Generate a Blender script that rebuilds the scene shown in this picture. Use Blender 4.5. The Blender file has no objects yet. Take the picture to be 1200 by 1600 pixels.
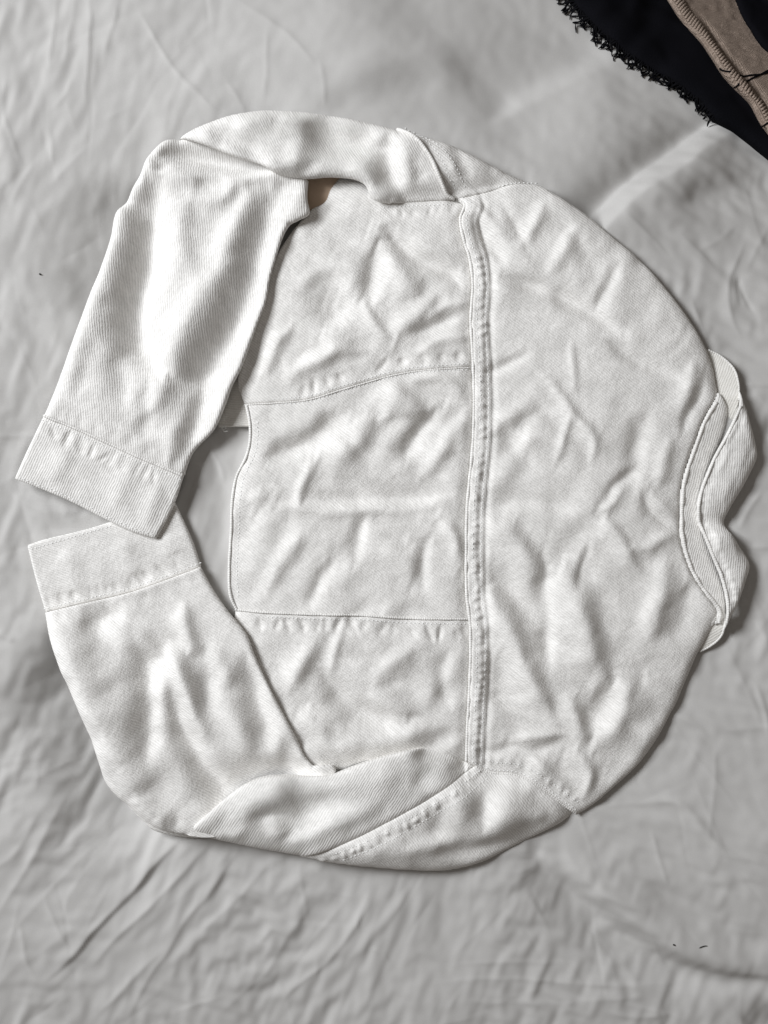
import bpy, math, random
import numpy as np

# ------------------------------------------------------------------ camera, light, exposure
S = 0.00057                      # metres per layout unit (about 68 x 91 cm of bed in view)
CAM_H = 1.25
sc = bpy.context.scene
col = sc.collection
cam_d = bpy.data.cameras.new("camera")
cam = bpy.data.objects.new("camera", cam_d)
col.objects.link(cam)
cam.location = (0, 0, CAM_H)
cam.rotation_euler = (0, 0, 0)
cam_d.sensor_fit = 'VERTICAL'
cam_d.sensor_height = 36
cam_d.lens = 36 * CAM_H / (1600 * S)
cam_d.clip_start = 0.01
cam_d.clip_end = 50
sc.camera = cam

world = bpy.data.worlds.new("World")
sc.world = world
world.use_nodes = True
bg = world.node_tree.nodes['Background']
bg.inputs[0].default_value = (1.0, 0.915, 0.835, 1)
bg.inputs[1].default_value = 0.14


def area(name, loc, target, size, power, colour):
    from mathutils import Vector
    d = bpy.data.lights.new(name, 'AREA')
    d.shape = 'RECTANGLE'
    d.size, d.size_y = size
    d.energy = power
    d.color = colour
    o = bpy.data.objects.new(name, d)
    col.objects.link(o)
    o.location = loc
    o.rotation_euler = (Vector(target) - Vector(loc)).to_track_quat('-Z', 'Y').to_euler()
    return o


area("window_light", (-2.15, 1.05, 1.80), (0.0, 0.0, 0.0), (1.2, 1.0), 106, (0.95, 0.972, 1.0))

sc.view_settings.view_transform = 'Standard'
sc.view_settings.look = 'None'
sc.view_settings.gamma = 1
sc.view_settings.exposure = 0.1
sc.render.engine = 'CYCLES'
sc.cycles.max_bounces = 6
sc.cycles.diffuse_bounces = 4

# ------------------------------------------------------------------ numeric helpers
RNG = np.random.default_rng(7)
random.seed(7)


class Noise:
    def __init__(self, seed):
        self.t = np.random.default_rng(seed).uniform(-1, 1, (257, 257))

    def __call__(self, x, y, scale):
        x = np.asarray(x, float) / scale + 37.3
        y = np.asarray(y, float) / scale + 91.7
        xi = np.floor(x).astype(int)
        yi = np.floor(y).astype(int)
        fx, fy = x - xi, y - yi
        fx = fx * fx * fx * (fx * (fx * 6 - 15) + 10)
        fy = fy * fy * fy * (fy * (fy * 6 - 15) + 10)
        a = self.t[yi % 256, xi % 256]
        b = self.t[yi % 256, (xi + 1) % 256]
        c = self.t[(yi + 1) % 256, xi % 256]
        d = self.t[(yi + 1) % 256, (xi + 1) % 256]
        return (a * (1 - fx) + b * fx) * (1 - fy) + (c * (1 - fx) + d * fx) * fy


N1, N2, N3, N4, N5, N6 = [Noise(s) for s in (11, 22, 33, 44, 55, 66)]


def rot(x, y, a):
    c, s = math.cos(a), math.sin(a)
    return x * c + y * s, -x * s + y * c


def catmull(pts, step=5.0):
    p = np.array([q[:2] for q in pts], float)
    if len(p) == 2:
        n = max(2, int(np.hypot(*(p[1] - p[0])) / step) + 1)
        t = np.linspace(0, 1, n)[:, None]
        return p[0] * (1 - t) + p[1] * t
    out = []
    ext = np.vstack([2 * p[0] - p[1], p, 2 * p[-1] - p[-2]])
    for i in range(1, len(ext) - 2):
        p0, p1, p2, p3 = ext[i - 1], ext[i], ext[i + 1], ext[i + 2]
        n = max(2, int(np.hypot(*(p2 - p1)) / step) + 1)
        d1 = max(np.hypot(*(p1 - p0)), 1e-6) ** .5
        d2 = max(np.hypot(*(p2 - p1)), 1e-6) ** .5
        d3 = max(np.hypot(*(p3 - p2)), 1e-6) ** .5
        m1 = ((p1 - p0) / d1 - (p2 - p0) / (d1 + d2) + (p2 - p1) / d2) * d2
        m2 = ((p2 - p1) / d2 - (p3 - p1) / (d2 + d3) + (p3 - p2) / d3) * d2
        t = np.linspace(0, 1, n, endpoint=False)[:, None]
        h00 = 2 * t**3 - 3 * t**2 + 1
        h10 = t**3 - 2 * t**2 + t
        h01 = -2 * t**3 + 3 * t**2
        h11 = t**3 - t**2
        out.append(h00 * p1 + h10 * m1 + h01 * p2 + h11 * m2)
    out.append(p[-1:])
    return np.vstack(out)


def poly_dist(P, x, y, signed=False):
    """distance, arc position 0..1 and side of points to an open polyline"""
    best = np.full(x.shape, 1e18)
    arc = np.zeros(x.shape)
    side = np.zeros(x.shape)
    nx = np.zeros(x.shape)
    ny = np.zeros(x.shape)
    seg = np.hypot(*(P[1:] - P[:-1]).T)
    tot = max(seg.sum(), 1e-6)
    acc = 0.0
    for i in range(len(P) - 1):
        ax, ay = P[i]
        dx, dy = P[i + 1] - P[i]
        L2 = dx * dx + dy * dy
        if L2 < 1e-9:
            continue
        t = np.clip(((x - ax) * dx + (y - ay) * dy) / L2, 0, 1)
        qx, qy = ax + t * dx, ay + t * dy
        d2 = (x - qx) ** 2 + (y - qy) ** 2
        m = d2 < best
        best = np.where(m, d2, best)
        nx = np.where(m, qx, nx)
        ny = np.where(m, qy, ny)
        arc = np.where(m, (acc + t * seg[i]) / tot, arc)
        if signed:
            side = np.where(m, dx * (y - ay) - dy * (x - ax), side)
        acc += seg[i]
    return np.sqrt(best), arc, side, nx, ny


class Stroke:
    """a fold drawn downwards (or leftwards): w1 is its upper/left flank, w2 the lower/right one"""
    def __init__(self, pts, w1, w2, h, t0=.25, t1=.25, sharp=2.0):
        self.P = catmull(pts, 7)
        self.w1, self.w2, self.h, self.t0, self.t1, self.sharp = w1, w2, h, max(t0, .3), max(t1, .3), sharp
        m = 4.0 * max(w1, w2)
        self.bb = (self.P[:, 0].min() - m, self.P[:, 0].max() + m, self.P[:, 1].min() - m, self.P[:, 1].max() + m)

    def add(self, x, y, z):
        b = self.bb
        k = np.nonzero((x > b[0]) & (x < b[1]) & (y > b[2]) & (y < b[3]))[0]
        if len(k) == 0:
            return
        d, a, s, _, _ = poly_dist(self.P, x[k], y[k], True)
        tp = np.ones(len(k))
        if self.t0 > 0:
            q = np.clip(a / self.t0, 0, 1)
            tp *= q * q * (3 - 2 * q)
        if self.t1 > 0:
            q = np.clip((1 - a) / self.t1, 0, 1)
            tp *= q * q * (3 - 2 * q)
        w = np.where(s > 0, self.w1, self.w2) * (.4 + .6 * tp)
        if self.sharp == 1.0:            # a pressed crease with flat flanks
            g = np.exp(.15 - np.sqrt((d / w) ** 2 + .0225))
        else:
            p = self.sharp / 2
            g = np.exp(-(np.power((d / w) ** 2 + .02, p) - .02 ** p))
        z[k] += self.h * g * tp


def creases(n, box, ang, spread, length, w, h, sharp=2.0, seed=0, bend=.25):
    r = np.random.default_rng(seed)
    out = []
    for _ in range(n):
        cx, cy = r.uniform(box[0], box[2]), r.uniform(box[1], box[3])
        a = math.radians(ang + r.normal(0, spread))
        L = r.uniform(*length)
        dx, dy = math.cos(a), math.sin(a)
        if dy < 0 or (abs(dy) < .2 and dx > 0):
            dx, dy = -dx, -dy
        b = r.normal(0, bend) * L * .3
        pts = [(cx - dx * L / 2, cy - dy * L / 2), (cx - dy * b, cy + dx * b), (cx + dx * L / 2, cy + dy * L / 2)]
        ww = r.uniform(*w)
        hh = r.uniform(*h) * (1 if r.random() < .6 else -1)
        k = r.uniform(.6, 1.7)
        out.append(Stroke(pts, ww * k, ww / k, hh, .45, .45, sharp))
    return out


def puckers(path, spacing, length, w, h, shift=0.0, seed=0, t=(0., 1.)):
    """short gathers crossing a seam line"""
    r = np.random.default_rng(seed)
    P = catmull(path, 2)
    sg = np.hypot(*(P[1:] - P[:-1]).T)
    acc = np.concatenate([[0], np.cumsum(sg)])
    out = []
    s = acc[-1] * t[0]
    while s < acc[-1] * t[1]:
        i = min(np.searchsorted(acc, s), len(P) - 2)
        d = (P[i + 1] - P[i]) / max(sg[i], 1e-6)
        n = np.array([-d[1], d[0]])
        ln = length * r.uniform(.6, 1.25)
        sl = d * r.normal(0, .25) * ln
        c = P[i] + n * shift
        a, b = c - n * ln / 2 + sl, c + n * ln / 2 - sl
        if b[1] < a[1]:
            a, b = b, a
        out.append(Stroke([a, b], w * r.uniform(.7, 1.3), w * r.uniform(.7, 1.3), h * r.uniform(.5, 1.3), .4, .4))
        s += spacing * r.uniform(.65, 1.4)
    return out


def apply(strokes, x, y, z, warp=2.2):
    x, y = x + warp * N1(x, y, 26) + 2 * warp * N5(x, y, 60), y + warp * N2(x, y, 26) + 2 * warp * N6(x, y, 60)
    for s in strokes:
        s.add(x, y, z)
    return z


CRUMPLE = None


def fine(x, y, amp=1.0):
    """the small uneven crumple that every washed denim panel has"""
    wx = x + 14 * N1(x, y, 50)
    wy = y + 14 * N2(x, y, 50)
    z = .8 * N3(wx, wy, 60) + .75 * N4(wx, wy, 29) + .34 * N5(wx, wy, 14)
    if CRUMPLE is not None:
        z = z + .95 * CRUMPLE(x + 10 * N5(x, y, 45), y + 10 * N6(x, y, 45))
    return z * amp


def folds(x, y, ang, amp, ratio=2.6, size=46.):
    """soft directional drape folds"""
    wx, wy = x + 26 * N2(x, y, 95), y + 26 * N3(x, y, 95)
    rx, ry = rot(wx, wy, math.radians(ang))
    a = N5(rx / ratio, ry, size)
    b = N1(rx / ratio + 400, ry, size * .52)
    m = np.clip(.65 + .9 * N4(x, y, 140), .15, 1.3)
    return amp * m * (1.0 - 2.2 * np.sqrt(a * a + .006) + .55 * b)


def scaled(strokes, k, kw=1.0):
    for q in strokes:
        q.h *= k
        q.w1 *= kw
        q.w2 *= kw
        m = 1.2 * kw * max(q.w1, q.w2)
        q.bb = (q.bb[0] - m, q.bb[1] + m, q.bb[2] - m, q.bb[3] + m)
    return strokes


def grid_up(a, shape):
    ny, nx = a.shape[:2]
    y = np.linspace(0, ny - 1, shape[0])
    x = np.linspace(0, nx - 1, shape[1])
    yi = np.clip(y.astype(int), 0, ny - 2)
    xi = np.clip(x.astype(int), 0, nx - 2)
    fy, fx = (y - yi)[:, None, None], (x - xi)[None, :, None]
    return (a[yi][:, xi] * (1 - fx) + a[yi][:, xi + 1] * fx) * (1 - fy) + (a[yi + 1][:, xi] * (1 - fx) + a[yi + 1][:, xi + 1] * fx) * fy


class ClothMap:
    """Coarse-to-fine cloth relaxation: cloth with a little too much length for its place
    buckles into connected folds.  slack(x, y) -> (amount, fold direction in degrees)."""
    def __init__(self, box, slack, iso=.0, cells=(32, 16, 8, 4), iters=(260, 220, 130, 60), bend=(.0, .04, .08, .12),
                 pull=.0005, noise=(3.5, 1., .3, .05), seed=0, mom=.85, start=None, gain=1.2, spread=5, turn=21.):
        tr = self.turn = math.radians(turn)   # the weave lies askew, so that no fold follows the grid
        cx, cy = rot(np.array([box[0], box[2], box[0], box[2]], float), np.array([box[1], box[1], box[3], box[3]], float), tr)
        x0, y0, x1, y1 = cx.min(), cy.min(), cx.max(), cy.max()
        w, h = x1 - x0, y1 - y0
        if start is not None:
            start_w = start
            start = lambda x, y: start_w(*rot(x, y, -tr))
        r = np.random.default_rng(seed)
        Q = np.s_
        U = None
        if start is not None:             # folds that the cloth starts from: their length becomes slack around them
            cb = 8.0
            bx, by = np.meshgrid(np.arange(x0, x1 + cb, cb), np.arange(y0, y1 + cb, cb))
            T = start(bx.ravel(), by.ravel()).reshape(bx.shape)
            tx, ty = np.gradient(T, cb, axis=1), np.gradient(T, cb, axis=0)
            G = np.clip(np.stack([tx * tx, ty * ty, 2 * tx * ty], -1) * .5 * gain, -.08, .08)
            for _ in range(spread):
                Gp = np.pad(G, ((1, 1), (1, 1), (0, 0)), mode='edge')
                G = (Gp[:-2, 1:-1] + Gp[2:, 1:-1] + Gp[1:-1, :-2] + Gp[1:-1, 2:] + 2 * G) / 6
        for lv, cell in enumerate(cells):
            ny, nx = int(h / cell) + 1, int(w / cell) + 1
            gx, gy = np.meshgrid(x0 + np.arange(nx) * cell, y0 + np.arange(ny) * cell)
            if U is None:
                U = np.zeros((ny, nx, 3))
                if start is not None:
                    U[..., 2] = start(gx.ravel().astype(float), gy.ravel().astype(float)).reshape(gx.shape)
            else:
                U = grid_up(U, (ny, nx))
            U[..., 2] += noise[lv] * r.normal(0, 1, (ny, nx))
            base = np.stack([gx, gy, 0 * gx], -1).astype(float)
            P = base + U
            e, ang = slack(*rot(gx, gy, -tr))
            a = np.radians(ang) - tr
            nxv, nyv = np.sin(a), -np.cos(a)
            ex = e * (nxv ** 2 + iso)
            ey = e * (nyv ** 2 + iso)
            sh = 2 * e * nxv * nyv
            if start is not None:
                g = grid_up(G, gx.shape)
                ex, ey, sh = ex + g[..., 0], ey + g[..., 1], sh + g[..., 2]
                T = start(gx.ravel().astype(float), gy.ravel().astype(float)).reshape(gx.shape)
            else:
                T = 0.0
            c = lambda q: q[:-1, :-1]
            d2 = (1 + c(ex)) ** 2 + (1 + c(ey)) ** 2
            rest = (cell * (1 + ex[:, :-1]), cell * (1 + ey[:-1]), cell * np.sqrt(d2 + 2 * c(sh)), cell * np.sqrt(d2 - 2 * c(sh)))
            prs = ((Q[:, :-1], Q[:, 1:], .5), (Q[:-1], Q[1:], .5), (Q[:-1, :-1], Q[1:, 1:], .35), (Q[:-1, 1:], Q[1:, :-1], .35))
            V = np.zeros_like(P)
            for it in range(iters[lv]):
                D = np.zeros_like(P)
                for (s1, s2, k), rl in zip(prs, rest):
                    d = P[s2] - P[s1]
                    L = np.sqrt((d * d).sum(-1)) + 1e-9
                    cc = (k * .5 * (L - rl) / L)[..., None] * d
                    D[s1] += cc
                    D[s2] -= cc
                q = P[..., 2]
                if bend[lv]:
                    l = np.zeros_like(q)
                    l[:, 1:-1] += q[:, 2:] + q[:, :-2] - 2 * q[:, 1:-1]
                    l[1:-1] += q[2:] + q[:-2] - 2 * q[1:-1]
                    l2 = np.zeros_like(q)
                    l2[:, 1:-1] += l[:, 2:] + l[:, :-2] - 2 * l[:, 1:-1]
                    l2[1:-1] += l[2:] + l[:-2] - 2 * l[1:-1]
                    D[..., 2] -= bend[lv] * .05 * l2
                D[..., 2] -= pull * (q - T)
                V = mom * V + D * .5
                P = P + V
                for eg in (Q[0], Q[-1], Q[:, 0], Q[:, -1]):
                    P[eg][..., :2] = base[eg][..., :2]
            U = P - base
        self.Z = P[..., 2]
        self.x0, self.y0, self.cell = x0, y0, cells[-1]

    def __call__(self, x, y):
        Z = self.Z
        ny, nx = Z.shape
        x, y = rot(np.asarray(x, float), np.asarray(y, float), self.turn)
        u = np.clip((np.asarray(x, float) - self.x0) / self.cell, 1, nx - 2.001)
        v = np.clip((np.asarray(y, float) - self.y0) / self.cell, 1, ny - 2.001)
        i, j = u.astype(int), v.astype(int)
        f, g = u - i, v - j

        def bs(t):
            return ((1 - t) ** 3 / 6, (3 * t ** 3 - 6 * t * t + 4) / 6, (-3 * t ** 3 + 3 * t * t + 3 * t + 1) / 6, t ** 3 / 6)
        wx, wy = bs(f), bs(g)
        out = np.zeros(u.shape)
        for a in range(4):
            for b in range(4):
                out += wy[a] * wx[b] * Z[np.clip(j + a - 1, 0, ny - 1), np.clip(i + b - 1, 0, nx - 1)]
        return out


# ------------------------------------------------------------------ materials
def new_mat(name):
    m = bpy.data.materials.new(name)
    m.use_nodes = True
    nt = m.node_tree
    b = nt.nodes['Principled BSDF']
    return m, nt, b


def node(nt, typ, **kw):
    n = nt.nodes.new(typ)
    for k, v in kw.items():
        setattr(n, k, v)
    return n


def math_node(nt, op, a=None, b=None):
    n = nt.nodes.new('ShaderNodeMath')
    n.operation = op
    for i, v in enumerate((a, b)):
        if v is None:
            continue
        if isinstance(v, (int, float)):
            n.inputs[i].default_value = v
        else:
            nt.links.new(v, n.inputs[i])
    return n.outputs[0]


def noise_node(nt, vec, scale, detail=2.0, rough=.5):
    n = nt.nodes.new('ShaderNodeTexNoise')
    nt.links.new(vec, n.inputs['Vector'])
    n.inputs['Scale'].default_value = scale
    n.inputs['Detail'].default_value = detail
    n.inputs['Roughness'].default_value = rough
    return n.outputs['Fac']


def mix_col(nt, fac, a, b):
    n = nt.nodes.new('ShaderNodeMix')
    n.data_type = 'RGBA'
    if isinstance(fac, (int, float)):
        n.inputs[0].default_value = fac
    else:
        nt.links.new(fac, n.inputs[0])
    for i, v in ((6, a), (7, b)):
        if isinstance(v, tuple):
            n.inputs[i].default_value = (*v, 1)
        else:
            nt.links.new(v, n.inputs[i])
    return n.outputs[2]


def map_range(nt, v, a, b, c=0., d=1.):
    n = nt.nodes.new('ShaderNodeMapRange')
    nt.links.new(v, n.inputs[0])
    for i, q in enumerate((a, b, c, d)):
        n.inputs[i + 1].default_value = q
    return n.outputs[0]


def denim_material(name, light=(.945, .930, .906), dark=(.600, .588, .566), period=3.6, contrast=1.0, warm=None):
    m, nt, b = new_mat(name)
    uv = node(nt, 'ShaderNodeUVMap')
    sep = node(nt, 'ShaderNodeSeparateXYZ')
    nt.links.new(uv.outputs[0], sep.inputs[0])
    u, v = sep.outputs[0], sep.outputs[1]
    wob = noise_node(nt, uv.outputs[0], .045, 2)
    wob = math_node(nt, 'MULTIPLY', wob, 5.0)
    uu = math_node(nt, 'ADD', u, wob)
    ph = math_node(nt, 'MULTIPLY', uu, 2 * math.pi / period)
    sn = math_node(nt, 'SINE', ph)
    tw = map_range(nt, sn, -1, 1)
    # slubs run along and across the yarn
    mp = node(nt, 'ShaderNodeMapping')
    mp.inputs['Scale'].default_value = (.30, .07, 1)
    nt.links.new(uv.outputs[0], mp.inputs[0])
    slub = noise_node(nt, mp.outputs[0], 1.0, 3, .6)
    slub = map_range(nt, slub, .35, .65)
    mott = noise_node(nt, uv.outputs[0], .030, 4, .62)
    mott = map_range(nt, mott, .40, .62)
    grain = noise_node(nt, uv.outputs[0], .55, 2, .6)
    grain = map_range(nt, grain, .3, .7)
    speck = map_range(nt, noise_node(nt, uv.outputs[0], .16, 3, .7), .36, .64)
    f = math_node(nt, 'MULTIPLY', tw, .42 * contrast)
    f = math_node(nt, 'ADD', f, math_node(nt, 'MULTIPLY', speck, .20))
    f = math_node(nt, 'ADD', f, math_node(nt, 'MULTIPLY', slub, .20))
    f = math_node(nt, 'ADD', f, math_node(nt, 'MULTIPLY', mott, .26))
    f = math_node(nt, 'ADD', f, math_node(nt, 'MULTIPLY', grain, .24))
    f = map_range(nt, f, .10, 1.12)
    c = mix_col(nt, f, dark, light)
    nt.links.new(c, b.inputs['Base Color'])
    b.inputs['Roughness'].default_value = .95
    b.inputs['Specular IOR Level'].default_value = .08
    bump = node(nt, 'ShaderNodeBump')
    bump.inputs['Strength'].default_value = .6
    bump.inputs['Distance'].default_value = .0005
    hh = math_node(nt, 'ADD', math_node(nt, 'MULTIPLY', tw, .6), math_node(nt, 'MULTIPLY', grain, .4))
    hh = math_node(nt, 'ADD', hh, math_node(nt, 'MULTIPLY', speck, .55))
    nt.links.new(hh, bump.inputs['Height'])
    nt.links.new(bump.outputs[0], b.inputs['Normal'])
    return m


def cloth_material(name, c1, c2, scale, bump=.3, rough=.9, sheen=.0, dist=.0004, spec=.25):
    m, nt, b = new_mat(name)
    uv = node(nt, 'ShaderNodeUVMap')
    n = noise_node(nt, uv.outputs[0], scale, 3, .6)
    big = noise_node(nt, uv.outputs[0], scale * .02, 3, .5)
    f = math_node(nt, 'ADD', math_node(nt, 'MULTIPLY', n, .5), math_node(nt, 'MULTIPLY', big, .5))
    f = map_range(nt, f, .35, .65)
    nt.links.new(mix_col(nt, f, c1, c2), b.inputs['Base Color'])
    b.inputs['Roughness'].default_value = rough
    b.inputs['Specular IOR Level'].default_value = spec
    b.inputs['Sheen Weight'].default_value = sheen
    bp = node(nt, 'ShaderNodeBump')
    bp.inputs['Strength'].default_value = bump
    bp.inputs['Distance'].default_value = dist
    nt.links.new(n, bp.inputs['Height'])
    nt.links.new(bp.outputs[0], b.inputs['Normal'])
    return m


def knit_material(name):
    m, nt, b = new_mat(name)
    uv = node(nt, 'ShaderNodeUVMap')
    sep = node(nt, 'ShaderNodeSeparateXYZ')
    nt.links.new(uv.outputs[0], sep.inputs[0])
    w = noise_node(nt, uv.outputs[0], .08, 2)
    w = math_node(nt, 'MULTIPLY', w, 14)
    su = math_node(nt, 'SINE', math_node(nt, 'MULTIPLY', math_node(nt, 'ADD', sep.outputs[0], w), 2 * math.pi / 5.0))
    sv = math_node(nt, 'SINE', math_node(nt, 'MULTIPLY', math_node(nt, 'ADD', sep.outputs[1], w), 2 * math.pi / 4.2))
    k = map_range(nt, math_node(nt, 'MULTIPLY', su, sv), -1, 1)
    n = noise_node(nt, uv.outputs[0], .5, 3, .6)
    f = math_node(nt, 'ADD', math_node(nt, 'MULTIPLY', k, .42), math_node(nt, 'MULTIPLY', n, .8))
    f = map_range(nt, f, .3, .95)
    nt.links.new(mix_col(nt, f, (.17, .125, .098), (.44, .355, .295)), b.inputs['Base Color'])
    b.inputs['Roughness'].default_value = .95
    b.inputs['Specular IOR Level'].default_value = .1
    bp = node(nt, 'ShaderNodeBump')
    bp.inputs['Strength'].default_value = .9
    bp.inputs['Distance'].default_value = .0016
    nt.links.new(f, bp.inputs['Height'])
    nt.links.new(bp.outputs[0], b.inputs['Normal'])
    return m


DENIM = denim_material('white_denim')
DENIM_IN = denim_material('white_denim_inside', (.78, .765, .73), (.60, .58, .54))
THREAD = cloth_material('white_thread', (.76, .76, .75), (.86, .86, .85), 1.5, .2)
SHEET = cloth_material('sheet_cotton', (.495, .486, .472), (.545, .536, .522), .55, .25, .75, .06, .0002)
BLACK = cloth_material('black_cloth', (.003, .003, .004), (.006, .006, .008), .4, .5, .95, spec=.03)
FRINGE = cloth_material('black_yarn', (.003, .003, .004), (.008, .008, .009), .8, .5, .95, spec=.03)
KNIT = knit_material('beige_knit')
BROWN = cloth_material('warm_bounce_tan', (.56, .42, .31), (.64, .49, .37), .6, .2)  # tan colour stands in for warm reflected light inside the sleeve
LINT = cloth_material('dark_lint', (.03, .028, .026), (.05, .047, .044), .6, .2)


# ------------------------------------------------------------------ mesh builders
def bowl(x, y):
    """the mattress sags under the middle of the picture and falls off towards its foot"""
    return 22 * ((np.asarray(x) - 640) / 600) ** 2 - 16 * np.clip((np.asarray(y) - 1200) / 300, 0, 2) ** 2


def W(x, y, z):
    z = np.asarray(z) + bowl(x, y)
    return np.stack([(np.asarray(x) - 600) * S, (800 - np.asarray(y)) * S, np.asarray(z) * S], -1)


def mesh_obj(name, co, faces, mat, parent=None, uv=None, smooth=True):
    me = bpy.data.meshes.new(name)
    co = np.asarray(co, np.float32)
    loops = np.concatenate([np.asarray(f, np.int32).ravel() for f in faces if len(f)])
    tot = np.concatenate([np.full(len(f), np.asarray(f).shape[1], np.int32) for f in faces if len(f)])
    start = np.concatenate([[0], np.cumsum(tot)[:-1]]).astype(np.int32)
    me.vertices.add(len(co))
    me.vertices.foreach_set('co', co.ravel())
    me.loops.add(len(loops))
    me.loops.foreach_set('vertex_index', loops)
    me.polygons.add(len(tot))
    me.polygons.foreach_set('loop_start', start)
    me.polygons.foreach_set('loop_total', tot)
    me.polygons.foreach_set('use_smooth', np.full(len(tot), smooth))
    me.update(calc_edges=True)
    if uv is not None:
        l = me.uv_layers.new(name='UVMap')
        l.data.foreach_set('uv', np.asarray(uv, np.float32)[loops].ravel())
    me.validate()
    me.materials.append(mat)
    o = bpy.data.objects.new(name, me)
    col.objects.link(o)
    if parent is not None:
        o.parent = parent
    return o


class Panel:
    """A piece of cloth: outline runs = [(roll_width, roll_drop, [points]), ...], closed; zf(x, y) its height."""
    def __init__(self, name, runs, zf, mat, parent, cell=2.5, twill=40, skirt=8, tuck=2.5, nosmooth=False):
        self.runs = runs
        self.zf = zf
        self.edges = []
        P = []
        corners = []
        for w, d, pts in runs:
            q = catmull(pts, 5) if not nosmooth else np.array(pts, float)
            self.edges.append((w, d, q))
            corners.append(q[0])
            P.append(q[:-1])
        P = np.vstack(P + [P[0][:1]])
        self.P = P
        x0, y0 = P.min(0) - 2 * cell
        x1, y1 = P.max(0) + 2 * cell
        nx, ny = int((x1 - x0) / cell) + 2, int((y1 - y0) / cell) + 2
        gx, gy = np.meshgrid(x0 + np.arange(nx) * cell, y0 + np.arange(ny) * cell)
        x, y = gx.ravel().copy(), gy.ravel().copy()
        ins = np.zeros(x.shape, bool)
        for i in range(len(P) - 1):
            ax, ay = P[i]
            bx, by = P[i + 1]
            if ay == by:
                continue
            c = ((ay > y) != (by > y)) & (x < (bx - ax) * (y - ay) / (by - ay) + ax)
            ins ^= c
        I = ins.reshape(ny, nx)
        ring = np.zeros_like(I)
        for dy in (-1, 0, 1):
            for dx in (-1, 0, 1):
                ring |= np.roll(np.roll(I, dy, 0), dx, 1)
        ring &= ~I
        k = np.nonzero(ring.ravel())[0]
        _, _, _, qx, qy = poly_dist(P, x[k], y[k])
        x[k], y[k] = qx, qy
        for c in corners:
            j = k[np.argmin((x[k] - c[0]) ** 2 + (y[k] - c[1]) ** 2)]
            x[j], y[j] = c
        use = (I | ring)
        idx = np.arange(nx * ny).reshape(ny, nx)
        a, b, c, d = idx[:-1, :-1], idx[:-1, 1:], idx[1:, 1:], idx[1:, :-1]
        ok = use[:-1, :-1] & use[:-1, 1:] & use[1:, 1:] & use[1:, :-1]
        ok &= I[:-1, :-1] | I[:-1, 1:] | I[1:, 1:] | I[1:, :-1]
        quads = np.stack([a[ok], d[ok], c[ok], b[ok]], -1)
        used = np.unique(quads)
        remap = np.full(nx * ny, -1)
        remap[used] = np.arange(len(used))
        quads = remap[quads]
        x, y = x[used], y[used]
        z = self.z(x, y)
        # boundary edges -> rounded cloth edge
        e = np.concatenate([quads[:, [i, (i + 1) % 4]] for i in range(4)])
        key = np.sort(e, 1)
        kk = key[:, 0].astype(np.int64) * (len(x) + 1) + key[:, 1]
        _, inv, cnt = np.unique(kk, return_inverse=True, return_counts=True)
        be = e[cnt[inv] == 1]
        bv = np.unique(be)
        # inward direction from the neighbours' edge tangents
        tx = np.zeros(len(x)); ty = np.zeros(len(x))
        dxy = np.stack([x[be[:, 1]] - x[be[:, 0]], y[be[:, 1]] - y[be[:, 0]]], -1)
        for q in (0, 1):
            np.add.at(tx, be[:, q], dxy[:, 0])
            np.add.at(ty, be[:, q], dxy[:, 1])
        ln = np.hypot(tx, ty) + 1e-6
        inx, iny = ty / ln, -tx / ln      # quads wind so that the inside lies on this side
        n0 = len(x)
        bm = np.full(n0, -1)
        bm[bv] = np.arange(len(bv))
        th = min(2.6, skirt * .5)
        xs = [x, x[bv] , x[bv] + inx[bv] * tuck]
        ys = [y, y[bv] , y[bv] + iny[bv] * tuck]
        zs = [z, z[bv] - th, z[bv] - skirt]
        X, Y, Z = np.concatenate(xs), np.concatenate(ys), np.concatenate(zs)
        s1 = n0 + bm[be]
        s2 = n0 + len(bv) + bm[be]
        sk = np.concatenate([np.stack([be[:, 1], be[:, 0], s1[:, 0], s1[:, 1]], -1),
                             np.stack([s1[:, 1], s1[:, 0], s2[:, 0], s2[:, 1]], -1)])
        u, v = rot(X, Y, math.radians(twill))
        self.obj = mesh_obj(name, W(X, Y, Z), [np.concatenate([quads, sk])], mat, parent, np.stack([u, v + Z], -1))

    def z(self, x, y):
        x = np.asarray(x, float); y = np.asarray(y, float)
        z = self.zf(x, y)
        for w, d, q in self.edges:
            if d == 0:
                continue
            b = (q[:, 0].min() - w, q[:, 0].max() + w, q[:, 1].min() - w, q[:, 1].max() + w)
            k = np.nonzero((x > b[0]) & (x < b[1]) & (y > b[2]) & (y < b[3]))[0]
            if len(k) == 0:
                continue
            dist = poly_dist(q, x[k], y[k])[0]
            t = np.clip(dist / w, 0, 1)
            z[k] -= d * (1 - np.sqrt(np.clip(1 - (1 - t) ** 2, 0, 1)))
        return z


def resample(P, step):
    sg = np.hypot(*(P[1:] - P[:-1]).T)
    acc = np.concatenate([[0], np.cumsum(sg)])
    t = np.arange(0, acc[-1], step)
    return np.stack([np.interp(t, acc, P[:, 0]), np.interp(t, acc, P[:, 1])], -1)


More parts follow.
